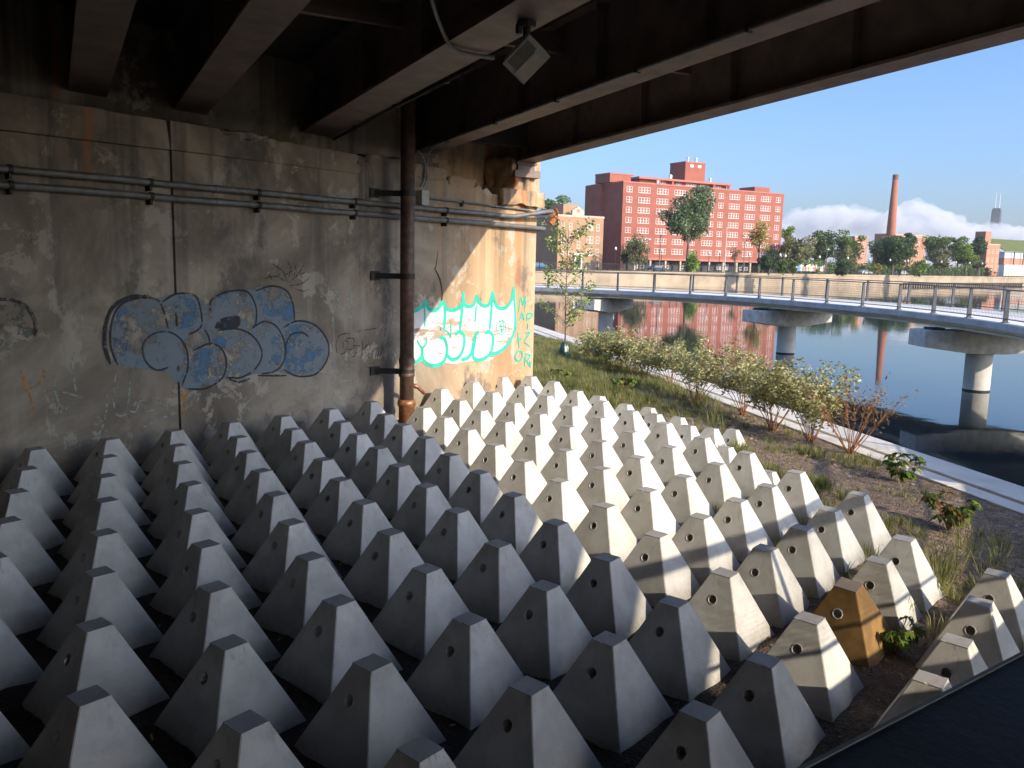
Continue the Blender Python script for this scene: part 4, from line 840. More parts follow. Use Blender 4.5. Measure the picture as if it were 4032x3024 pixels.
def low_plant(u, v, h, lab, seed, red=0, n=10):
    n = int(n * 1.8); red *= .5
    b = on_z(u, v, .9); r = random.Random(seed); g = np.random.default_rng(seed)
    for _ in range(5): zz = soil_full(b.x, b.y); b = on_z(u, v, zz)
    e = empty('low_plant', (b.x, b.y, zz - .02), lab, 'plant', 'broad leaved plants on the bank'); m = MB(); F = []; FR = []
    for i in range(n):
        a = r.uniform(0, 6.28); L = h * r.uniform(.35, 1.05); t = Vector((math.cos(a)*L*.55, math.sin(a)*L*.55, L*.9)); m.tube([(0,0,0), t*.5 + Vector((0,0,.03)), t], [.007, .005, .003], 4, False)
        for k in range(7):
            aa = a + (k - 3) * .62; d = Vector((math.cos(aa), math.sin(aa), r.uniform(-.55, .1))); s = h * r.uniform(.18, .30); w = Vector((-d.y, d.x, 0)).normalized() * s * .26; bend = Vector((0, 0, -.05))
            q = [tuple(t), tuple(t + d*s*.6 + w), tuple(t + d*s + bend), tuple(t + d*s*.6 - w)]
            (FR if r.random() < red else F).append(q)
    m.build('stalks', M_STEM, e, True); quads('leaves', F, ML_LOW, e)
    if FR: quads('red_leaves', FR, ML_RED, e)
low_plant(*z5(292, 935), .45, 'small bright green plant between the wall end and the far shrubs', 1)
low_plant(*z5(745, 1022), .5, 'dark green broad leaved plant in front of the third and fourth shrubs', 2, 0, 14)
low_plant(*z6(960, 1655), .55, 'green broad leaved plant beside the kerb, farther of two', 3, .15, 16)
low_plant(3735, 2085, .55, 'green plant with red lower leaves, nearer of two by the kerb', 4, .3, 16)
low_plant(3525, 2565, .34, 'light green weed growing beside the orange stained block', 6, 0, 9)
low_plant(2790, 2010, .14, 'tiny weed sprouting among the blocks near the orange one', 7, 0, 5) if False else None
# grass: tufts scattered by density over the bank
def grass_blades(spots, seed, hl, spread, nb, lean=.5):
    g = np.random.default_rng(seed); F = []
    for (x, y, k) in spots:
        z = soil_full(x, y) - .015
        for _ in range(int(nb * k * g.uniform(.6, 1.4))):
            a = g.uniform(0, 6.283); o = abs(g.normal(0, spread)); L = hl * k * g.uniform(.5, 1.25); px = x + math.cos(a)*o; py = y + math.sin(a)*o
            d = np.array([math.cos(a), math.sin(a), 0]) * lean * g.uniform(.2, 1.3) ; w = np.array([-math.sin(a), math.cos(a), 0]) * .0045
            p0 = np.array([px, py, z]); p1 = p0 + np.array([0, 0, L*.55]) + d*L*.28; p2 = p0 + np.array([0, 0, L*.88]) + d*L*.85
            F.append([p0 - w, p0 + w, p1 + w*.8, p1 - w*.8]); F.append([p1 - w*.8, p1 + w*.8, p2 + w*.1, p2 - w*.1])
    return F
occ = [(x, y) for _, _, x, y, _ in PYR]; spots = []; dry = []
rg = random.Random(11)
for _ in range(9000):
    s = rg.uniform(5.2, 10.85); t = rg.uniform(.5, 40); x = s*SN.x + t*TN.x; y = s*SN.y + t*TN.y
    if y > YW - .25 and x < 16.8: continue
    if any((x - a)**2 + (y - b_)**2 < .24 for a, b_ in occ): continue
    dn = noise.noise(Vector((x*.55, y*.55, 3))) + .55 * noise.noise(Vector((x*1.9, y*1.9, 8))) + max(0, (t - 17) * .10) + (.25 if s < 8.2 else -.12) 
    if dn > (-.02 if t > 21 or t < 10 else .06) and rg.random() < .62: spots.append((x, y, min(1.5, .55 + dn + (.3 if rg.random() < .1 else 0))))
    elif rg.random() < .2: dry.append((x, y, rg.uniform(.4, .9)))
F = grass_blades(spots, 21, .22, .055, 21); o = quads('grass', F, ML_GRASS); tag(o, 'short green grass in loose tufts over the soil of the bank', 'grass', kind='stuff')
F = grass_blades(dry, 22, .15, .07, 14, 1.1); o = quads('dry_grass', F, ML_DRY); tag(o, 'dry straw coloured grass lying on the bare soil of the bank', 'grass', kind='stuff')
tall = []
for u, v, k in ((2562, 1690, 2.6), (2572, 1700, 2.4), (2690, 1700, 2.0), (2740, 1690, 2.2), (2810, 1685, 3.0), (2850, 1690, 2.3), (2640, 1690, 1.8), (3700, 2330, 2.8), (3690, 2260, 2.6), (3830, 2150, 2.4), (3790, 2100, 2.2), (3930, 2190, 2.4), (3880, 2250, 2.0), (3770, 2200, 2.4), (3690, 2240, 2.2), (3310, 2190, 1.2), (3175, 2385, 1.0), (3560, 2440, 1.6), (3350, 2070, 1.0), (2920, 1760, 1.6)):
    b = on_z(u, v, 1.0); tall.append((b.x, b.y, k))
F = grass_blades(tall, 23, .26, .06, 11, .75); o = quads('tall_grass', F, ML_GRASS); tag(o, 'tall thin grass stalks standing behind and beside the pyramid blocks', 'grass', kind='stuff')

# fallen leaves, twigs and small stones over the soil
g = np.random.default_rng(31); Fq = []; Fs = []
for _ in range(5200):
    s = g.uniform(-2, 10.8); t = g.uniform(0, 26)
    if s < 5 and g.random() < .45: continue
    x = s*SN.x + t*TN.x; y = s*SN.y + t*TN.y
    if y > YW - .1 and x < 16.8: continue
    z = soil_full(x, y) + .012; a = g.uniform(0, 6.28); L = g.uniform(.015, .05); d = np.array([math.cos(a), math.sin(a), g.normal(0, .3)]) * L; w = np.array([-math.sin(a), math.cos(a), g.normal(0, .5)]) * L * .4; c = np.array([x, y, z])
    (Fq if g.random() < .7 else Fs).append([c - d, c + w, c + d, c - w + np.array([0, 0, .008])])
o = quads('leaf_litter', Fq, mat_leaf('dead_leaf', (.22,.13,.06), (.48,.34,.17), 'Object', 2.0, .1)); tag(o, 'dead leaves and bark scraps strewn over the soil and between the blocks', 'litter', kind='stuff')
o = quads('gravel', Fs, simple('pale_gravel', (.40,.37,.33), .9, 0, .3, 30, 0)); tag(o, 'pale gravel chips scattered over the soil', 'gravel', kind='stuff')

# ================================================================== FAR BANK
FB = [(-60, 150), (60, 118), (100, 106), (139.1, 94.9), (166.2, 87.0), (192.5, 80.8), (233.6, 73.0), (285.8, 63.1), (352.3, 50.6), (520, 18), (760, -30), (1500, -180)]
M_FARW = simple('weathered_river_wall', (.40,.31,.215), .9, 0, .28, .22, .3, 'Object'); M_LAND = simple('far_lawn_and_paving', (.15,.14,.075), .95, 0, .4, .06, 0)
LZ = 2.95
m = MB(); m.add([(x, y, LZ) for x, y in FB] + [(5000, -700, LZ), (5000, 5000, LZ), (-2500, 5000, LZ), (-2500, 200, LZ)], [tuple(range(len(FB) + 4))]); tag(m.build('far_bank', M_LAND), kind='structure')
m = MB(); m.sweep([(x, y, 0) for x, y in FB], [(.9, -1), (-.02, -1), (-.02, 2.62), (-.16, 2.62), (-.16, 3.06), (.9, 3.06)])
rw = m.build('river_wall', M_FARW); tag(rw, 'long low tan concrete river wall along the far bank', 'wall')
# timber fenders low on the far wall, right-hand stretch
m = MB()
for i in range(60):
    k = i / 60; a = Vector((262, 67.6, 0)).lerp(Vector((352.3, 50.6, 0)), k); m.box(a.x - .15, a.x + .15, a.y - .35, a.y - .08, -.5, 1.0)
m.sweep([(262, 67.4, 0), (352.3, 50.4, 0)], [(-.1, .65), (.12, .65), (.12, 1.0), (-.1, 1.0)]); o = m.build('fender', simple('dark_timber', (.07,.055,.04), .9, 0, .4, 2, 0), rw)
def along_far(u, back):
    # a point 'back' metres behind the river wall on the photo column u
    d = ray(u, 1100); d.z = 0; best = None
    for (x0, y0), (x1, y1) in zip(FB, FB[1:]):
        n = Vector((-(y1 - y0), x1 - x0, 0)).normalized(); den = d.dot(n)
        if abs(den) < 1e-6: continue
        k = (Vector((x0, y0, 0)) - Vector((CAM.x, CAM.y, 0))).dot(n) / den; p = d * k; q = (p - Vector((x0, y0, 0))).dot(Vector((x1 - x0, y1 - y0, 0)).normalized()); L = math.hypot(x1 - x0, y1 - y0)
        if k > 0 and -1 <= q <= L + 1:
            kk = k + back / abs(den); return Vector((d.x * kk, d.y * kk, LZ))
    return None
# iron fence on top of the wall
fence = empty('iron_fence', (200, 82, LZ), 'long black iron picket fence along the top of the far river wall', 'fence')
m = MB(); pk = []
off = [Vector((x, y, 0)) for x, y in FB[2:10]]
for a, b_ in zip(off, off[1:]):
    t = (b_ - a); L = t.length; t.normalize(); n = Vector((-t.y, t.x, 0)) * 2.2; k = 0.0
    while k < L:
        p = a + n + t * k - Vector((200, 82, 0)); w = t * .022; pk.append([tuple(p - w + Vector((0,0,.1))), tuple(p + w + Vector((0,0,.1))), tuple(p + w + Vector((0,0,1.75))), tuple(p - w + Vector((0,0,1.75)))]); k += .26 if L < 60 else .42
quads('pickets', pk, M_BLACK, fence)
m.sweep([(x - 200, y - 82, 0) for x, y in FB[2:10]], [(2.17, .25), (2.23, .25), (2.23, .30), (2.17, .30)]); m.sweep([(x - 200, y - 82, 0) for x, y in FB[2:10]], [(2.17, 1.5), (2.23, 1.5), (2.23, 1.56), (2.17, 1.56)]); m.build('rail', M_BLACK, fence)
m = MB()
for a, b_ in zip(off, off[1:]):
    t = (b_ - a); L = t.length; t.normalize(); n = Vector((-t.y, t.x, 0)) * 2.2
    for k in np.arange(0, L, 2.6): p = a + n + t * float(k) - Vector((200, 82, 0)); m.box(p.x - .05, p.x + .05, p.y - .05, p.y + .05, 0, 1.9)
m.build('fence_posts', M_BLACK, fence)

# ---- buildings: local frame with x along the street front, y away from us
AX = Vector((.9236, -.3834, 0)); NY = Vector((.3834, .9236, 0))
def bld(name, corner, lab):
    e = empty(name, corner, lab, 'building'); e.matrix_world = Matrix(((AX.x, NY.x, 0, corner.x), (AX.y, NY.y, 0, corner.y), (0, 0, 1, corner.z), (0, 0, 0, 1))); return e
def brick(name, c, band=None):
    m, N, L, P = nmat(name); tc = N.new('ShaderNodeTexCoord'); n = noise_tex(N, L, tc.outputs['Object'], .35, 6, .6); r = ramp(N, [(.3, tuple(x*.86 for x in c)), (.7, tuple(x*1.1 for x in c))]); L.new(n.outputs[0], r.inputs[0]); col = r.outputs[0]
    if band:
        sx = N.new('ShaderNodeSeparateXYZ'); L.new(tc.outputs['Object'], sx.inputs[0]); w = N.new('ShaderNodeMath'); w.operation = 'MULTIPLY'; L.new(sx.outputs[2], w.inputs[0]); w.inputs[1].default_value = 1 / 2.66
        f = N.new('ShaderNodeMath'); f.operation = 'FRACT'; L.new(w.outputs[0], f.inputs[0]); rr = ramp(N, [(.0, (1,1,1)), (.10, (0,0,0))]); L.new(f.outputs[0], rr.inputs[0]); mu = N.new('ShaderNodeMath'); mu.operation = 'MULTIPLY'; L.new(rr.outputs[0], mu.inputs[0]); mu.inputs[1].default_value = .35; col = mixc(N, L, mu.outputs[0], col, band)
    b2 = noise_tex(N, L, tc.outputs['Object'], 5, 5, .7); col = mixc(N, L, .18, col, b2.outputs['Color'] if 'Color' in b2.outputs else b2.outputs[1], 'OVERLAY')
    L.new(col, P.inputs['Base Color']); P.inputs['Roughness'].default_value = .9; return m
M_RED = brick('red_brick', (.35,.115,.08), (.27,.075,.058)); M_REDL = simple('red_coping', (.44,.17,.13), .85, 0, .1, .5, 0); M_ORB = brick('orange_tan_brick', (.42,.255,.15)); M_TANB = brick('tan_pink_brick', (.47,.225,.14))
M_WFR = simple('white_window_frame', (.78,.76,.72), .6, 0, .06, 2, 0); M_LIME = simple('pale_limestone', (.55,.44,.34), .8, 0, .12, 1, 0)
def glass():
    m, N, L, P = nmat('dark_window_glass'); oi = N.new('ShaderNodeObjectInfo'); r = ramp(N, [(0, (.05,.07,.085)), (.45, (.09,.11,.12)), (.62, (.34,.33,.30)), (.8, (.14,.16,.17)), (1, (.42,.40,.36))]); L.new(oi.outputs['Random'], r.inputs[0]); L.new(r.outputs[0], P.inputs['Base Color']); P.inputs['Roughness'].default_value = .12; return m
M_GLASS = glass(); M_ROOF = simple('grey_roof_felt', (.20,.19,.18), .9, 0, .2, .4, 0); M_DARKB = simple('dark_recess', (.045,.045,.05), .7, 0, .3, 1, 0); M_VENT = simple('white_vent_metal', (.70,.70,.70), .5, .1, .1, 3, 0)
WCACHE = {}
def window(parent, x, z, w, h, lights, y=0.0, frame=M_WFR):
    key = (round(w, 2), round(h, 2), lights, frame.name)
    if key not in WCACHE:
        m = MB(); t = .075; m.box(-w/2, w/2, -.06, .10, -h/2, -h/2 + .13); m.box(-w/2, w/2, -.06, .10, h/2 - t, h/2)
        for k in range(lights + 1):
            xx = -w/2 + (w - t) * k / lights; m.box(xx, xx + t + (.08 if 0 < k < lights else 0), -.06, .10, -h/2 + .13, h/2 - t)
        if lights < 3 or True: m.box(-w/2 + t, w/2 - t, -.03, .08, -.05, .03)
        f = m.build('window', frame); m = MB(); m.box(-w/2 + .03, w/2 - .03, .02, .06, -h/2 + .05, h/2 - .05); p = m.build('pane', M_GLASS); WCACHE[key] = (f.data, p.data)
        bpy.data.objects.remove(f); bpy.data.objects.remove(p)
    fd, pd = WCACHE[key]; f = bpy.data.objects.new('window', fd); COL.objects.link(f); f.parent = parent; f.location = (x, y, z); p = bpy.data.objects.new('pane', pd); COL.objects.link(p); p.parent = f
    return f
RC = at_depth(2455, 714, 222); RC.z = 0
red = bld('apartment_block', RC, 'long red brick eight storey apartment block across the river')
def part(name, mat, par, x0, x1, y0, y1, z0_, z1_): m = MB(); m.box(x0, x1, y0, y1, z0_, z1_); return m.build(name, mat, par)
part('wall', M_RED, red, 0, 57.9, 0, 15, 6.1, 25.75); part('coping', M_REDL, red, -.12, 58.02, -.12, 15.1, 25.75, 26.15)
part('stair_wing', M_RED, red, -1.1, 6.0, 9.0, 16.5, 2.9, 25.9)
part('soffit_band', M_REDL, red, -.1, 58, -.14, -.003, 5.75, 6.3); part('ground_floor', M_DARKB, red, .8, 57, 2.6, 14.5, 2.9, 6.095); part('end_wall', M_RED, red, 0, .78, 0, 15, 2.9, 6.097)
for k in range(11): part('ground_column', M_LIME, red, 4.7 + k * 5.2, 5.2 + k * 5.2, .15, .6, 2.9, 6.09)
for x, L_ in ((8, 3), (16, 4), (24, 3), (38, 4), (46, 3), (53, 2)): window(red, x, 4.3, L_ * 1.15, 1.7, L_, 2.5)
for row in range(7):
    for x, L_ in ((2.06, 2), (6.95, 4), (13.05, 4), (18.95, 4), (24.1, 2), (29.4, 4), (33.8, 2), (38.8, 4), (44.8, 4), (50.85, 4), (55.75, 2)): window(red, x, 24.1 - 2.655 * row, .97 * L_ if L_ == 4 else 1.85, 1.5, L_)
part('penthouse', M_RED, red, 11.5, 43.2, 8.6, 14.6, 26.16, 28.0); part('penthouse_roof', M_REDL, red, 10.4, 44.0, 7.2, 14.9, 28.0, 28.55)
for x, L_ in ((19.5, 2), (25.3, 2), (29.8, 4), (34.2, 2), (40, 2)): window(red, x, 27.15, .95 * L_, 1.2, L_, 8.5)
for x in (17.3, 22, 37.2, 43.0): part('pillar', M_RED, red, x, x + .7, 7.4, 7.9, 26.16, 27.99)
part('lift_tower', M_RED, red, 26.7, 34.0, 7.6, 14.5, 28.56, 33.5); part('tower_coping', M_REDL, red, 26.6, 34.1, 7.5, 14.6, 33.5, 33.85)
for x in (28.4, 31.2): part('grille', M_VENT, red, x, x + 1.2, 7.52, 7.598, 32.3, 33.0)
part('roof_box', M_RED, red, -.9, 6.0, 5.0, 12, 26.16, 28.3); part('roof_box', M_RED, red, 53.2, 59.0, 5.5, 12, 26.16, 28.2) if False else part('roof_box', M_RED, red, 51.5, 57.6, 5.5, 12, 26.16, 28.1)
part('roof_cap', M_REDL, red, -1.0, 7.0, 4.9, 12.1, 28.3, 28.65)
for x, z, y in ((28.6, 33.86, 9), (31.6, 33.86, 9), (22.5, 28.56, 9), (24.0, 28.56, 10.5), (37.2, 28.56, 9), (15, 26.17, 5)):
    m = MB(); m.lathe((x, y, z), [(.33, 0), (.33, 1.0), (.45, 1.05), (.45, 1.3), (.2, 1.4)], 10); m.build('roof_vent', M_VENT, red)

OC = at_depth(*z3(285, 705), 205); OC.z = 0
ob = bld('brick_walkup', OC, 'orange tan brick walk-up flats with white door left of the red block'); OW = 13.3
part('wall', M_ORB, ob, 0, OW, 0, 17, 2.9, 15.6); part('parapet', M_LIME, ob, -.1, OW + .1, -.1, 17, 15.6, 16.1); part('roof_wing', M_ORB, ob, 3.2, 7.4, 3.0, 9, 16.1, 18.9)
m = MB(); m.prism([(3.9, -.16, 16.1), (7.3, -.16, 16.1), (7.3, -.16, 17.2), (5.6, -.16, 18.2), (3.9, -.16, 17.2)], (0, .8, 0)); m.build('gable', M_LIME, ob); m = MB(); m.M = Matrix.Translation((5.6, -.16, 17.2)) @ Matrix.Rotation(math.pi/2, 4, 'X'); m.lathe((0,0,0), [(.45, 0), (.45, .06), (.2, .07)], 14); m.build('medallion', M_ORB, ob)
for x, w, L_ in ((1.4, .9, 1), (3.6, .9, 1), (9.3, 1.9, 2), (11.6, .95, 1)):
    for z in (13.3, 10.25, 7.2): window(ob, x, z, w, 1.75, L_, 0)
for z in (11.9, 8.9): window(ob, 6.0, z, .95, 1.75, 1, 0)
for x in (9.3, 11.6): window(ob, x, 4.2, 1.1, 1.0, 1, 0)
part('boarded_panel', M_LIME, ob, 8.35, 10.25, -.09, -.07, 12.45, 14.15)
m = MB(); m.box(4.85, 7.15, -.25, -.003, 2.9, 3.4); m.box(4.85, 5.3, -.3, -.003, 3.4, 6.4); m.box(6.7, 7.15, -.3, -.003, 3.4, 6.4); m.box(4.7, 7.3, -.4, -.003, 6.4, 6.9); m.build('portal', M_WFR, ob); part('door', M_DARKB, ob, 5.32, 6.68, -.06, -.004, 2.95, 6.38)
part('step', M_LIME, ob, 3.5, 8.5, -2.2, -.42, 2.9, 3.25)
def walkup(corner, w, d, h, lab, rows, cols_, mat=M_TANB, name='brick_flats', tower=None):
    e = bld(name, corner, lab); z0_ = LZ - .1 - corner.z
    part('wall', mat, e, 0, w, 0, d, z0_, h); part('parapet', M_LIME, e, -.1, w + .1, -.1, d + .1, h, h + .4)
    for z in rows:
        for x in cols_: window(e, x, z, 1.1, 1.7, 1, 0)
    if tower: part('roof_wing', mat, e, *tower)
    return e
def corner_at(z4x, z4y, dep): p = at_depth(*z4(z4x, z4y), dep); return Vector((p.x, p.y, 0))
walkup(corner_at(1165, 900, 300), 10.8, 8, 16.2, 'pink tan brick flats half hidden behind the dark oak right of the chimney', (14, 10.8, 7.6), (3, 6.4, 9.2))
walkup(corner_at(770, 900, 292), 6.6, 5, 15.4, 'pink tan brick flats showing between two trees left of the chimney', (13, 10, 7), (2.0, 4.9))
walkup(corner_at(1062, 690, 385), 27, 7, 20.6, 'long low brick boiler house roof behind the trees at the chimney foot', (17,), (8, 14, 20), M_TANB, 'boiler_house')
walkup(corner_at(1890, 900, 345), 8.6, 9, 15.6, 'tan brick flats with roof tower at the right end of the far bank', (13, 9.6, 6.4), (1.5, 4.4, 7.1), M_TANB, 'brick_flats', (.6, 4.4, 1.5, 6, 16.02, 21.0))
dk = walkup(corner_at(-1850, 1000, 208), 14.0, 20, 15.0, 'dark shaded brick flats at the wall end behind the sapling', (12.5, 9.5, 6.5), (3, 7.5, 11.5), brick('dark_brown_brick', (.20,.12,.085))) if False else None
GB = corner_at(2045, 900, 430); gb = bld('sports_hall', GB, 'low building with sloping green roof and white base at the right edge')
m = MB(); m.prism([(-1, -1, 15.2), (60, -1, 15.2), (60, 12, 21.5), (-1, 12, 21.5)], (0, 0, .4)); m.build('roof', simple('moss_green_roof', (.13,.15,.03), .8, 0, .15, .2, 0), gb)
part('upper_wall', simple('pale_blue_panel', (.45,.52,.56), .7, 0, .1, .3, 0), gb, 0, 58, 0, 20, 11.8, 15.0); part('brick_band', M_TANB, gb, -.1, 58, -.1, 20, 8.6, 11.7); part('white_wall', simple('white_render', (.74,.70,.62), .8, 0, .08, .3, 0), gb, -4, 58, -3, 0-.11, 2.9, 8.5)
for x in (6, 14, 26, 40): part('post', M_BLACK, gb, x, x + .35, -1.4, -1.05, 8.6, 15.1)

ch = at_depth(*z4(1088, 690), 330); m = MB(); topz = at_depth(*z4(1127, 190), 330).z
stack = empty('chimney_stack', (ch.x, ch.y, LZ), 'tall tapering red brick chimney stack standing above the trees', 'chimney')
m.lathe((0,0,-.2), [(2.05, 0), (1.62, 19), (1.06, topz - LZ - 2.0)], 32); o = m.build('shaft', brick('chimney_brick', (.42,.155,.09), (.30,.10,.06)), stack)
for q in o.data.polygons: q.use_smooth = len(q.vertices) == 4
m = MB(); zt = topz - LZ - 2.19; m.lathe((0,0,zt), [(1.08, 0), (1.14, .25), (1.12, .9), (1.15, 1.6), (1.04, 1.95), (.8, 1.95)], 32); o = m.build('cap', brick('sooty_brick', (.22,.15,.11)), stack)
tw = at_depth(*z4(1972, 590), 6000); tz = at_depth(*z4(1974, 488), 6000).z
tower = empty('skyscraper', (tw.x, tw.y, 0), 'distant dark skyscraper with two white masts rising above the cloud', 'skyscraper')
M_TOW = simple('dark_tower_glass', (.05,.06,.075), .4, .2, .2, .02, 0)
m = MB(); hw = 30; ht = 23; vs = [(-hw-6, -hw-6, 0), (hw+6, -hw-6, 0), (hw+6, hw+6, 0), (-hw-6, hw+6, 0), (-ht-4, -ht-4, tz), (ht+4, -ht-4, tz), (ht+4, ht+4, tz), (-ht-4, ht+4, tz)]; m.add(vs, [(0,3,2,1), (4,5,6,7), (0,1,5,4), (1,2,6,5), (2,3,7,6), (3,0,4,7)]); m.box(-ht, ht, -ht, ht, tz, tz + 12); m.build('shaft', M_TOW, tower)
for dx in (-1, 1):
    p = rx = right * (dx * 15.5); m = MB(); m.lathe((p.x, p.y, tz + 12), [(4, 0), (2.6, 50), (1.4, 110)], 8); m.build('mast', M_VENT, tower)

# ---- trees on the far bank
def tree_mats(a, b_, n): return mat_leaf(n, tuple(x * 1.9 for x in a), tuple(x * 2.1 for x in b_), 'Object', .28, .3, .7)
TM = dict(dark=tree_mats((.026,.05,.022), (.065,.10,.035), 'dark_oak_leaf'), mid=tree_mats((.05,.085,.025), (.11,.15,.045), 'mid_green_leaf'), olive=tree_mats((.085,.095,.045), (.17,.165,.075), 'olive_leaf'), light=tree_mats((.085,.14,.03), (.19,.24,.055), 'light_green_leaf'), gold=tree_mats((.15,.15,.03), (.30,.22,.06), 'golden_leaf'), pine=tree_mats((.055,.08,.04), (.11,.14,.065), 'grey_green_leaf'), rust=tree_mats((.16,.12,.06), (.24,.15,.08), 'rusty_leaf'))
def tree(lab, conv, x0, x1, y0, y1, ybase, dep, kind, seed, n=1500, leaf=.55, gap=.0, shape='round', trunk=None, name='tree', group='trees along the far bank', clumps=34):
    n = int(n * 2.6); g = np.random.default_rng(seed); r = random.Random(seed)
    c = at_depth(*conv((x0 + x1)/2, (y0 + y1)/2), dep); pxm = dep / FPX * (conv(1, 0)[0] - conv(0, 0)[0]); rx = (x1 - x0)/2 * pxm; rz = (y1 - y0)/2 * pxm
    bs = at_depth(*conv(trunk if trunk else (x0 + x1)/2, ybase), dep); base = Vector((bs.x, bs.y, LZ)); e = empty(name, base, lab, 'tree' if name == 'tree' else 'shrub', group)
    cc = np.array([c.x - base.x, c.y - base.y, c.z - base.z])
    K = []; lobes = [(np.array([g.uniform(-.5, .5), g.uniform(-.4, .4), g.uniform(-.45, .45)]), g.uniform(.5, .68)) for _ in range(6 if clumps > 20 else 3)] + [(np.zeros(3), .7)]
    if seed == 1: lobes = [(np.array([x_, y_, z_]), r_) for x_, y_, z_, r_ in ((-.1,0,.5,.5), (-.62,.2,-.05,.40), (.58,0,.12,.44), (-.2,-.2,-.25,.48), (.38,.1,-.62,.34), (.1,.1,.1,.6), (-.78,0,-.35,.24), (.75,.2,-.35,.27), (.25,-.3,.6,.4))]
    for i in range(clumps):
        d = g.normal(size=3); d /= np.linalg.norm(d)
        if shape == 'umbrella': d[2] = abs(d[2]) * 1.0 - .25
        rad = g.uniform(.5, .95) if i > 5 else g.uniform(0, .4)
        lc, lr = lobes[i % len(lobes)] if i % 2 or seed == 1 else (np.zeros(3), .95); q_ = lc + d * lr * rad; q_ /= max(1, np.linalg.norm(q_) / .93); K.append(cc + q_ * np.array([rx, rx * .9, rz * 1.04]))
    K = np.array(K); szs = g.uniform(.15, .34, len(K)) * (rx + rz) / 2 * 1.15
    idx = g.integers(0, len(K), n); d = g.normal(size=(n, 3)); d /= np.linalg.norm(d, axis=1, keepdims=True); rad = g.uniform(.2, 1, n) ** .5
    C = K[idx] + d * (szs[idx] * rad)[:, None] * np.array([1.1, 1.1, .8])
    C = C[C[:, 2] > .05]
    quads('crown', leaf_quads(C, leaf, g, .1, .75, .0, d[:len(C)] * .6), TM[kind], e)
    m = MB(); h = max(1.0, cc[2] - rz * .25); tr = max(.05, min(.32, .028 * (cc[2] + rz) + .04)) 
    top = Vector((cc[0]*.8, cc[1]*.8, h)); m.tube([(0,0,-.1), Vector((0, 0, h*.35)) + top*.06, top*.6 + Vector((0,0,h*.08)), top], [tr*1.25, tr, tr*.8, tr*.45], 8, False)
    for i in range(min(9, clumps // 3)):
        k = K[i*3 % len(K)]; s0 = Vector((0, 0, h*r.uniform(.4, .85))) + top * .1; m.tube([s0, (s0 + Vector(k))*.5 + Vector((0, 0, rz*.08)), Vector(k)], [tr*.45, tr*.28, tr*.1], 5, False)
    m.build('trunk', M_BARK, e, True); return e
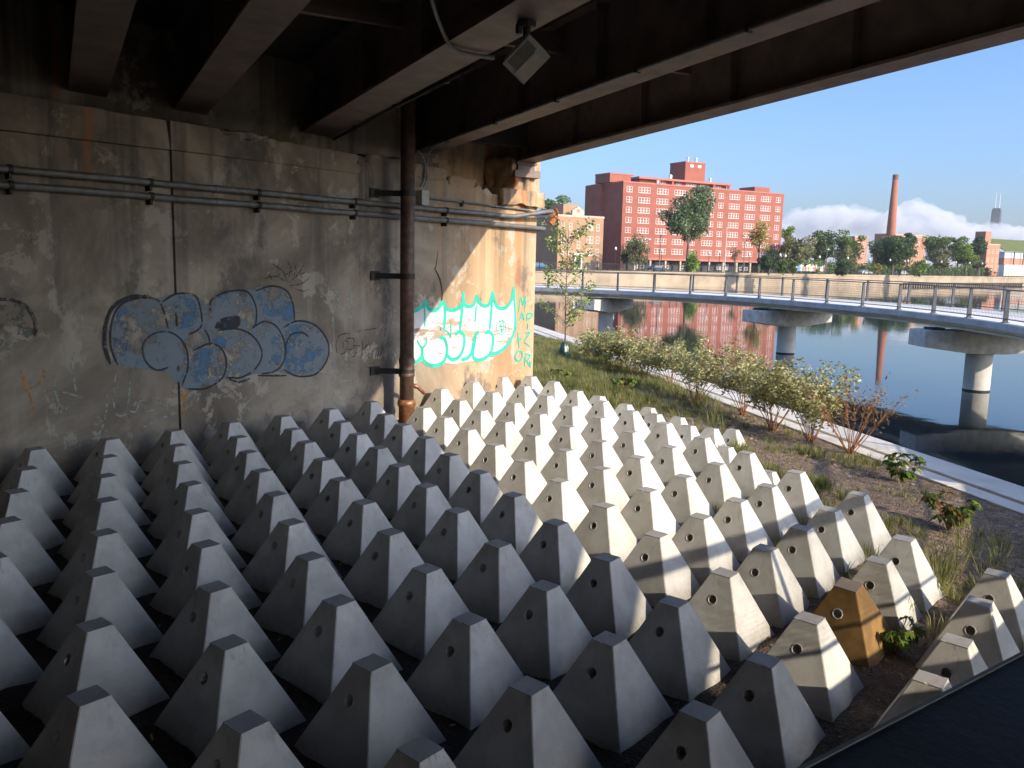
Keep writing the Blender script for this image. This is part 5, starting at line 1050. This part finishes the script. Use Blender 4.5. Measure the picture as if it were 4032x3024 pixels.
TREES = [
 ('tall spreading dark tree before the middle of the red block', z3, 1040, 1540, 465, 860, 1075, 205, 'pine', 1, 3600, .62, 0, 'round', 1258, 'tree', 52),
 ('small olive brown tree before the left end of the red block', z3, 770, 1005, 800, 1060, 1085, 203, 'olive', 2, 1300, .42, 0, 'round', 900, 'tree', 26),
 ('dark green bush at the left foot of the red block', z3, 752, 862, 900, 1035, 1080, 206, 'dark', 3, 600, .4, 0, 'round', None, 'bush', 14),
 ('bright yellow green bush below the tall spreading tree', z3, 1215, 1385, 945, 1112, 1100, 186, 'light', 4, 1200, .36, 0, 'round', 1265, 'bush', 22),
 ('thin autumn gold tree before the right end of the red block', z3, 1715, 1900, 705, 960, 1085, 204, 'gold', 5, 700, .42, 0, 'round', 1800, 'tree', 24),
 ('dark green bush spilling over the wall below the gold tree', z3, 1800, 1960, 930, 1112, 1095, 186, 'dark', 6, 1500, .36, 0, 'round', None, 'bush', 26),
 ('mid green bush just right of the red block', z4, 128, 232, 880, 1028, 1025, 190, 'mid', 7, 900, .36, 0, 'round', None, 'bush', 18),
 ('small round mid green bush beside the coloured fence banner', z4, 218, 308, 922, 1036, 1030, 190, 'mid', 8, 700, .34, 0, 'round', None, 'bush', 16),
 ('wide olive tree beside the right end of the red block', z4, 150, 475, 690, 975, 1000, 245, 'olive', 9, 2400, .6, 0, 'round', 330, 'tree', 40),
 ('light green treetop peeping out behind the red block', z4, 140, 262, 592, 760, 1000, 290, 'light', 10, 700, .6, 0, 'round', None, 'tree', 18),
 ('very dark tree right of the wide olive tree', z4, 392, 640, 645, 955, 1000, 268, 'dark', 11, 2200, .62, 0, 'round', 500, 'tree', 36),
 ('large mid green tree left of the chimney', z4, 585, 880, 665, 930, 1000, 272, 'mid', 12, 2400, .62, 0, 'round', 720, 'tree', 40),
 ('olive brown small tree under the large mid green tree', z4, 600, 860, 800, 985, 1005, 255, 'olive', 13, 1300, .5, 0, 'round', 700, 'tree', 24),
 ('dark bush hanging over the river wall in front of the olive tree', z4, 608, 742, 885, 1052, 1030, 205, 'dark', 14, 1000, .36, 0, 'round', None, 'bush', 20),
 ('broad dark oak standing before the chimney foot', z4, 900, 1315, 690, 985, 1005, 262, 'dark', 15, 3400, .62, 0, 'round', 1100, 'tree', 50),
 ('dark treetop behind the right shoulder of the broad oak', z4, 1140, 1300, 668, 860, 1000, 300, 'dark', 16, 1100, .6, 0, 'round', None, 'tree', 20),
 ('light green bush leaning on the wall right of the broad oak', z4, 1268, 1400, 888, 1048, 1030, 232, 'light', 17, 900, .4, 0, 'round', None, 'bush', 20),
 ('small yellow bush below the broad oak', z4, 950, 1022, 925, 1032, 1030, 235, 'gold', 18, 380, .36, 0, 'round', None, 'bush', 10),
 ('long green treetop mass right of the pink flats', z4, 1330, 1600, 690, 930, 1000, 345, 'mid', 19, 2000, .72, 0, 'round', None, 'tree', 34),
 ('tall green tree right of the long treetop mass', z4, 1540, 1755, 682, 930, 1000, 342, 'mid', 20, 1800, .7, 0, 'round', None, 'tree', 30),
 ('grey olive tree before the long treetop mass', z4, 1385, 1610, 815, 985, 1005, 282, 'olive', 21, 1600, .55, 0, 'round', 1500, 'tree', 28),
 ('yellow green tree with visible trunk near the right flats', z4, 1620, 1848, 750, 960, 1005, 292, 'light', 22, 2000, .56, 0, 'round', 1716, 'tree', 32),
 ('round dark tree beside the right flats', z4, 1728, 1915, 700, 905, 1000, 325, 'dark', 23, 1600, .64, 0, 'round', 1830, 'tree', 28),
 ('rusty orange bush spilling over the wall before the right flats', z4, 1870, 1948, 965, 1060, 1035, 292, 'rust', 24, 500, .42, 0, 'round', None, 'bush', 12),
 ('green trees rising behind the walk-up flats at the wall end', z3, 130, 400, 520, 740, 1050, 262, 'mid', 25, 1900, .62, 0, 'round', None, 'tree', 32),
 ('dark treetop between the walk-up flats and the red block', z3, 505, 560, 665, 760, 1050, 262, 'dark', 26, 350, .55, 0, 'round', None, 'tree', 10),
 ('thin nearly bare brown tree before the red block', z3, 1560, 1690, 905, 1015, 1080, 206, 'rust', 27, 170, .34, 0, 'round', 1620, 'tree', 16),
 ('low yellow bush on the wall top beside the fence', z4, 440, 500, 985, 1022, 1028, 215, 'gold', 28, 160, .3, 0, 'round', None, 'bush', 8),
 ('low green bush on the wall top below the broad oak', z4, 1130, 1185, 960, 1032, 1030, 235, 'light', 29, 260, .34, 0, 'round', None, 'bush', 8),
 ('olive bush low beside the yellow green tree', z4, 1760, 1880, 900, 1010, 1030, 300, 'olive', 30, 700, .5, 0, 'round', None, 'bush', 14)]
for lab, conv, x0, x1, y0, y1, yb_, dep, kind, sd, n, lf, gp, shp, tk, nm, cl in TREES: tree(lab, conv, x0, x1, y0, y1, yb_, dep, kind, sd, n, lf, gp, shp, tk, nm, clumps=cl)

# undergrowth and hedges behind the fence, too merged to count
g = np.random.default_rng(77); C = []
for x4 in np.arange(120, 1900, 1.0):
    h = 2.2 + 3.2 * abs(noise.noise(Vector((x4 * .012, 1.7, 0)))) + 1.6 * noise.noise(Vector((x4 * .05, 5, 0))); bk = 26 + 14 * noise.noise(Vector((x4 * .02, 9, 0))); q = along_far(z4(x4, 0)[0], bk)
    if q is None: continue
    for _ in range(9): C.append((q.x + g.normal(0, 1.2), q.y + g.normal(0, 1.6), LZ + abs(g.uniform(0, 1)) ** .8 * max(1.0, h)))
C = np.array(C); o = quads('undergrowth', leaf_quads(C, .62, g, .1, .75, .0), TM['mid']); tag(o, 'dark merged undergrowth and hedges behind the far fence', 'undergrowth', kind='stuff')

# ---- lamps, flagpole, cars
def lamp_post(conv, x, y, dep, lab):
    p = at_depth(*conv(x, y), dep); e = empty('lamp_post', (p.x, p.y, LZ), lab, 'street lamp', 'globe lamps along the far bank'); h = p.z - LZ
    m = MB(); m.lathe((0,0,-.05), [(.16, 0), (.16, .5), (.07, .6), (.055, h - .35), (.12, h - .25)], 8); m.build('pole', M_BLACK, e); m = MB(); m.lathe((0,0,h - .32), [(.10, 0), (.24, .14), (.30, .34), (.24, .55), (.12, .68), (.03, .78)], 12); m.build('globe', simple('white_lamp_globe', (.82,.82,.80), .35, 0, .03, 3, 0) if 'M_GLOBE' not in globals() else M_GLOBE, e, True); return e
M_GLOBE = simple('white_lamp_globe', (.82,.82,.80), .35, 0, .03, 3, 0)
LPS = [(z3, 720, 922, 196), (z3, 1070, 940, 196), (z3, 1428, 956, 196), (z3, 1508, 950, 199), (z3, 1732, 966, 200), (z3, 1966, 970, 206), (z3, 2005, 978, 206), (z4, 487, 884, 228), (z4, 725, 893, 236), (z4, 908, 903, 240), (z4, 1082, 910, 248), (z4, 1232, 916, 250), (z4, 1380, 922, 262), (z4, 1515, 927, 272), (z4, 1638, 930, 280), (z4, 1753, 935, 284), (z4, 1860, 940, 296)]
LPN = ['beside the orange flats', 'before the left half of the red block', 'right of the tall spreading tree', 'just left of the flagpole', 'under the gold tree', 'left of a pair beside the olive tree', 'right of a pair beside the olive tree', 'against the very dark tree', 'above the dark hanging bush', 'left of the broad oak', 'below the middle of the broad oak', 'below the right half of the broad oak', 'right of the light green bush', 'before the grey olive tree', 'left of the yellow green tree', 'right of the yellow green trunk', 'beside the right flats']
for (cv, x, y, d), nmx in zip(LPS, LPN): lamp_post(cv, x, y, d, 'black lamp post with white globe ' + nmx)
def cobra(conv, x, y, dep, lab):
    p = at_depth(*conv(x, y), dep); e = empty('street_light', (p.x, p.y, LZ), lab, 'street light', 'tall street lights along the far bank'); h = p.z - LZ
    m = MB(); m.lathe((0,0,-.05), [(.14, 0), (.09, h)], 8); m.tube([(0,0,h - .1), (.25, -.1, h + .08), (.6, -.25, h + .12)], [.05, .05, .04], 6); m.build('pole', simple('green_grey_pole', (.16,.19,.13), .6, .2, .1, 3, 0) if 'M_GPOLE' not in globals() else M_GPOLE, e); m = MB(); m.M = Matrix.Translation((.05, -.1, h + .1)); m.box(-.5, .5, -.28, .28, -.12, .18); m.build('head', M_VENT, e, bevel=.05)
M_GPOLE = simple('green_grey_pole', (.16,.19,.13), .6, .2, .1, 3, 0)
for a in ((z3, 968, 855, 198, 'tall street light before the third window column of the red block'), (z3, 1060, 822, 212, 'tall street light with white head left of the tall spreading tree'), (z3, 1700, 880, 215, 'tall street light beside the gold autumn tree'), (z4, 552, 822, 232, 'tall street light before the very dark tree'), (z4, 952, 842, 262, 'tall street light before the broad oak')): cobra(*a)
p = at_depth(*z3(1562, 770), 202); m = MB(); m.lathe((p.x, p.y, LZ), [(.11, 0), (.06, p.z - LZ), (.12, p.z - LZ + .03), (.12, p.z - LZ + .2), (.02, p.z - LZ + .28)], 8); tag(m.build('flagpole', M_VENT), 'bare white flagpole before the red block', 'flagpole')
def car(conv, x, y, dep, c, lab, L=4.5):
    p = at_depth(*conv(x, y), dep); e = empty('parked_car', (p.x, p.y, LZ), lab, 'car', 'cars parked behind the far fence'); e.rotation_euler = (0, 0, math.atan2(AX.y, AX.x)); k = L / 4.5
    m = MB(); m.prism([(-2.2*k, -.85, .35), (2.2*k, -.85, .35), (2.25*k, -.85, .75), (1.3*k, -.85, .92), (.75*k, -.80, 1.42), (-1.1*k, -.80, 1.45), (-1.75*k, -.85, .98), (-2.25*k, -.85, .9)], (0, 1.7, 0)); m.build('body', simple('car_paint_' + lab.split()[0], c, .3, .3, .05, 2, 0), e, bevel=.08)
    m = MB(); m.prism([(1.12*k, -.86, .95), (.68*k, -.815, 1.36), (-1.0*k, -.815, 1.38), (-1.5*k, -.86, 1.0)], (0, .03, 0)); m.build('side_window', M_GLASS, e)
    for xx in (-1.4*k, 1.4*k): m = MB(); m.M = Matrix.Translation((xx, -.80, .33)) @ Matrix.Rotation(math.pi/2, 4, 'X'); m.lathe((0,0,-.1), [(.33, 0), (.33, .2), (.2, .21)], 14); m.build('wheel', M_BLACK, e)
car(z3, 1035, 1070, 194, (.05,.09,.16), 'blue car parked behind the fence before the red block'); car(z3, 135, 1055, 196, (.03,.12,.30), 'bright blue car parked at the far left behind the sapling')
car(z4, 870, 1005, 244, (.55,.56,.58), 'silver car parked behind the fence left of the broad oak'); car(z4, 1180, 1010, 252, (.60,.60,.60), 'white car parked behind the fence below the broad oak')
a = at_depth(*z4(285, 958), 222); b_ = at_depth(*z4(535, 965), 240); m = MB(); t = (b_ - a); t.z = 0; n = Vector((-t.y, t.x, 0)).normalized() * .1
bn = empty('fence_banner', ((a.x + b_.x)/2, (a.y + b_.y)/2, LZ), 'long painted banner of many bright colours on the fence right of the red block', 'banner'); o3 = bn.location; N_ = 24; rb = random.Random(2)
pal = [(.62,.60,.62), (.10,.22,.55), (.55,.52,.62), (.60,.12,.12), (.66,.62,.30), (.25,.42,.62), (.50,.35,.58)]; MP = [simple('banner_colour_%s' % w, c, .8, 0, .1, 3, 0) for w, c in zip(('white', 'blue', 'lilac', 'red', 'yellow', 'sky', 'violet'), pal)]
for i in range(N_):
    p0 = a + t * (i / N_); p1 = a + t * ((i + .96) / N_); h = rb.uniform(1.15, 1.9); m = MB(); m.prism([(p0.x - o3.x, p0.y - o3.y, .75), (p1.x - o3.x, p1.y - o3.y, .75), (p1.x - o3.x, p1.y - o3.y, .75 + h), (p0.x - o3.x, p0.y - o3.y, .75 + h)], n); m.build('panel', MP[rb.randrange(7)], bn)

# ---- bank of low cloud far beyond the city, as bodies of thin fog
def fog_mat(name, dens):
    m = bpy.data.materials.new(name); m.use_nodes = True; N = m.node_tree.nodes; L = m.node_tree.links; N.remove(N['Principled BSDF']); v = N.new('ShaderNodeVolumePrincipled'); v.inputs['Color'].default_value = (.97,.97,1,1); v.inputs['Density'].default_value = dens; v.inputs['Anisotropy'].default_value = 0.0; L.new(v.outputs[0], N['Material Output'].inputs['Volume']); return m

fog = MB(); rf = random.Random(4); FD = 5600
prof = [(60, 620), (150, 590), (250, 520), (360, 500), (470, 480), (560, 455), (650, 480), (760, 470), (850, 500), (960, 520), (1060, 500), (1140, 430), (1250, 412), (1360, 440), (1460, 470), (1550, 500), (1610, 570), (1700, 600), (1850, 590), (2000, 600), (2200, 605), (2400, 620), (2600, 640)]
b = bmesh.new()
for x4 in range(60, 2600, 26):
    ytop = np.interp(x4, [q[0] for q in prof], [q[1] for q in prof]); ztop = (1000 - ytop) * .4665 * FD / FPX
    for k in range(3):
        rr = rf.uniform(28, 75) * (.7 if k else 1); dep = FD + rf.uniform(-250, 250); c = at_depth(*z4(x4 + rf.uniform(-14, 14), 1000), dep)
        zc = (ztop - rr * rf.uniform(.95, 1.3)) if k == 0 else rf.uniform(20, max(30, ztop - rr)); M_ = Matrix.Translation((c.x, c.y, zc)) @ Matrix.Diagonal((rr * 1.5, rr * 1.5, rr, 1))
        bmesh.ops.create_icosphere(b, subdivisions=2, radius=1.0, matrix=M_)
    c = at_depth(*z4(x4, 1000), FD); M_ = Matrix.Translation((c.x, c.y, ztop * .36)) @ Matrix.Diagonal((60, 200, ztop * .36, 1)); bmesh.ops.create_icosphere(b, subdivisions=2, radius=1.0, matrix=M_)
me = bpy.data.meshes.new('cloud_bank'); b.to_mesh(me); b.free(); me.materials.append(fog_mat('cloud_vapour', .006)); cb = link(bpy.data.objects.new('cloud_bank', me))
md = cb.modifiers.new('join', 'REMESH'); md.mode = 'VOXEL'; md.voxel_size = 13
tx = bpy.data.textures.new('billow', 'CLOUDS'); tx.noise_scale = 75; tx.noise_depth = 3; md = cb.modifiers.new('billow', 'DISPLACE'); md.texture = tx; md.strength = 85; md.texture_coords = 'GLOBAL'
tag(cb, 'low bank of white cloud lying beyond the far trees', 'cloud', kind='stuff')
m = MB(); m.box(-2600, 5150, -1000, 5200, -12, 130); hz = m.build('haze', fog_mat('thin_air', .00012)); tag(hz, 'thin pale haze in the air over the river', 'haze', kind='stuff')
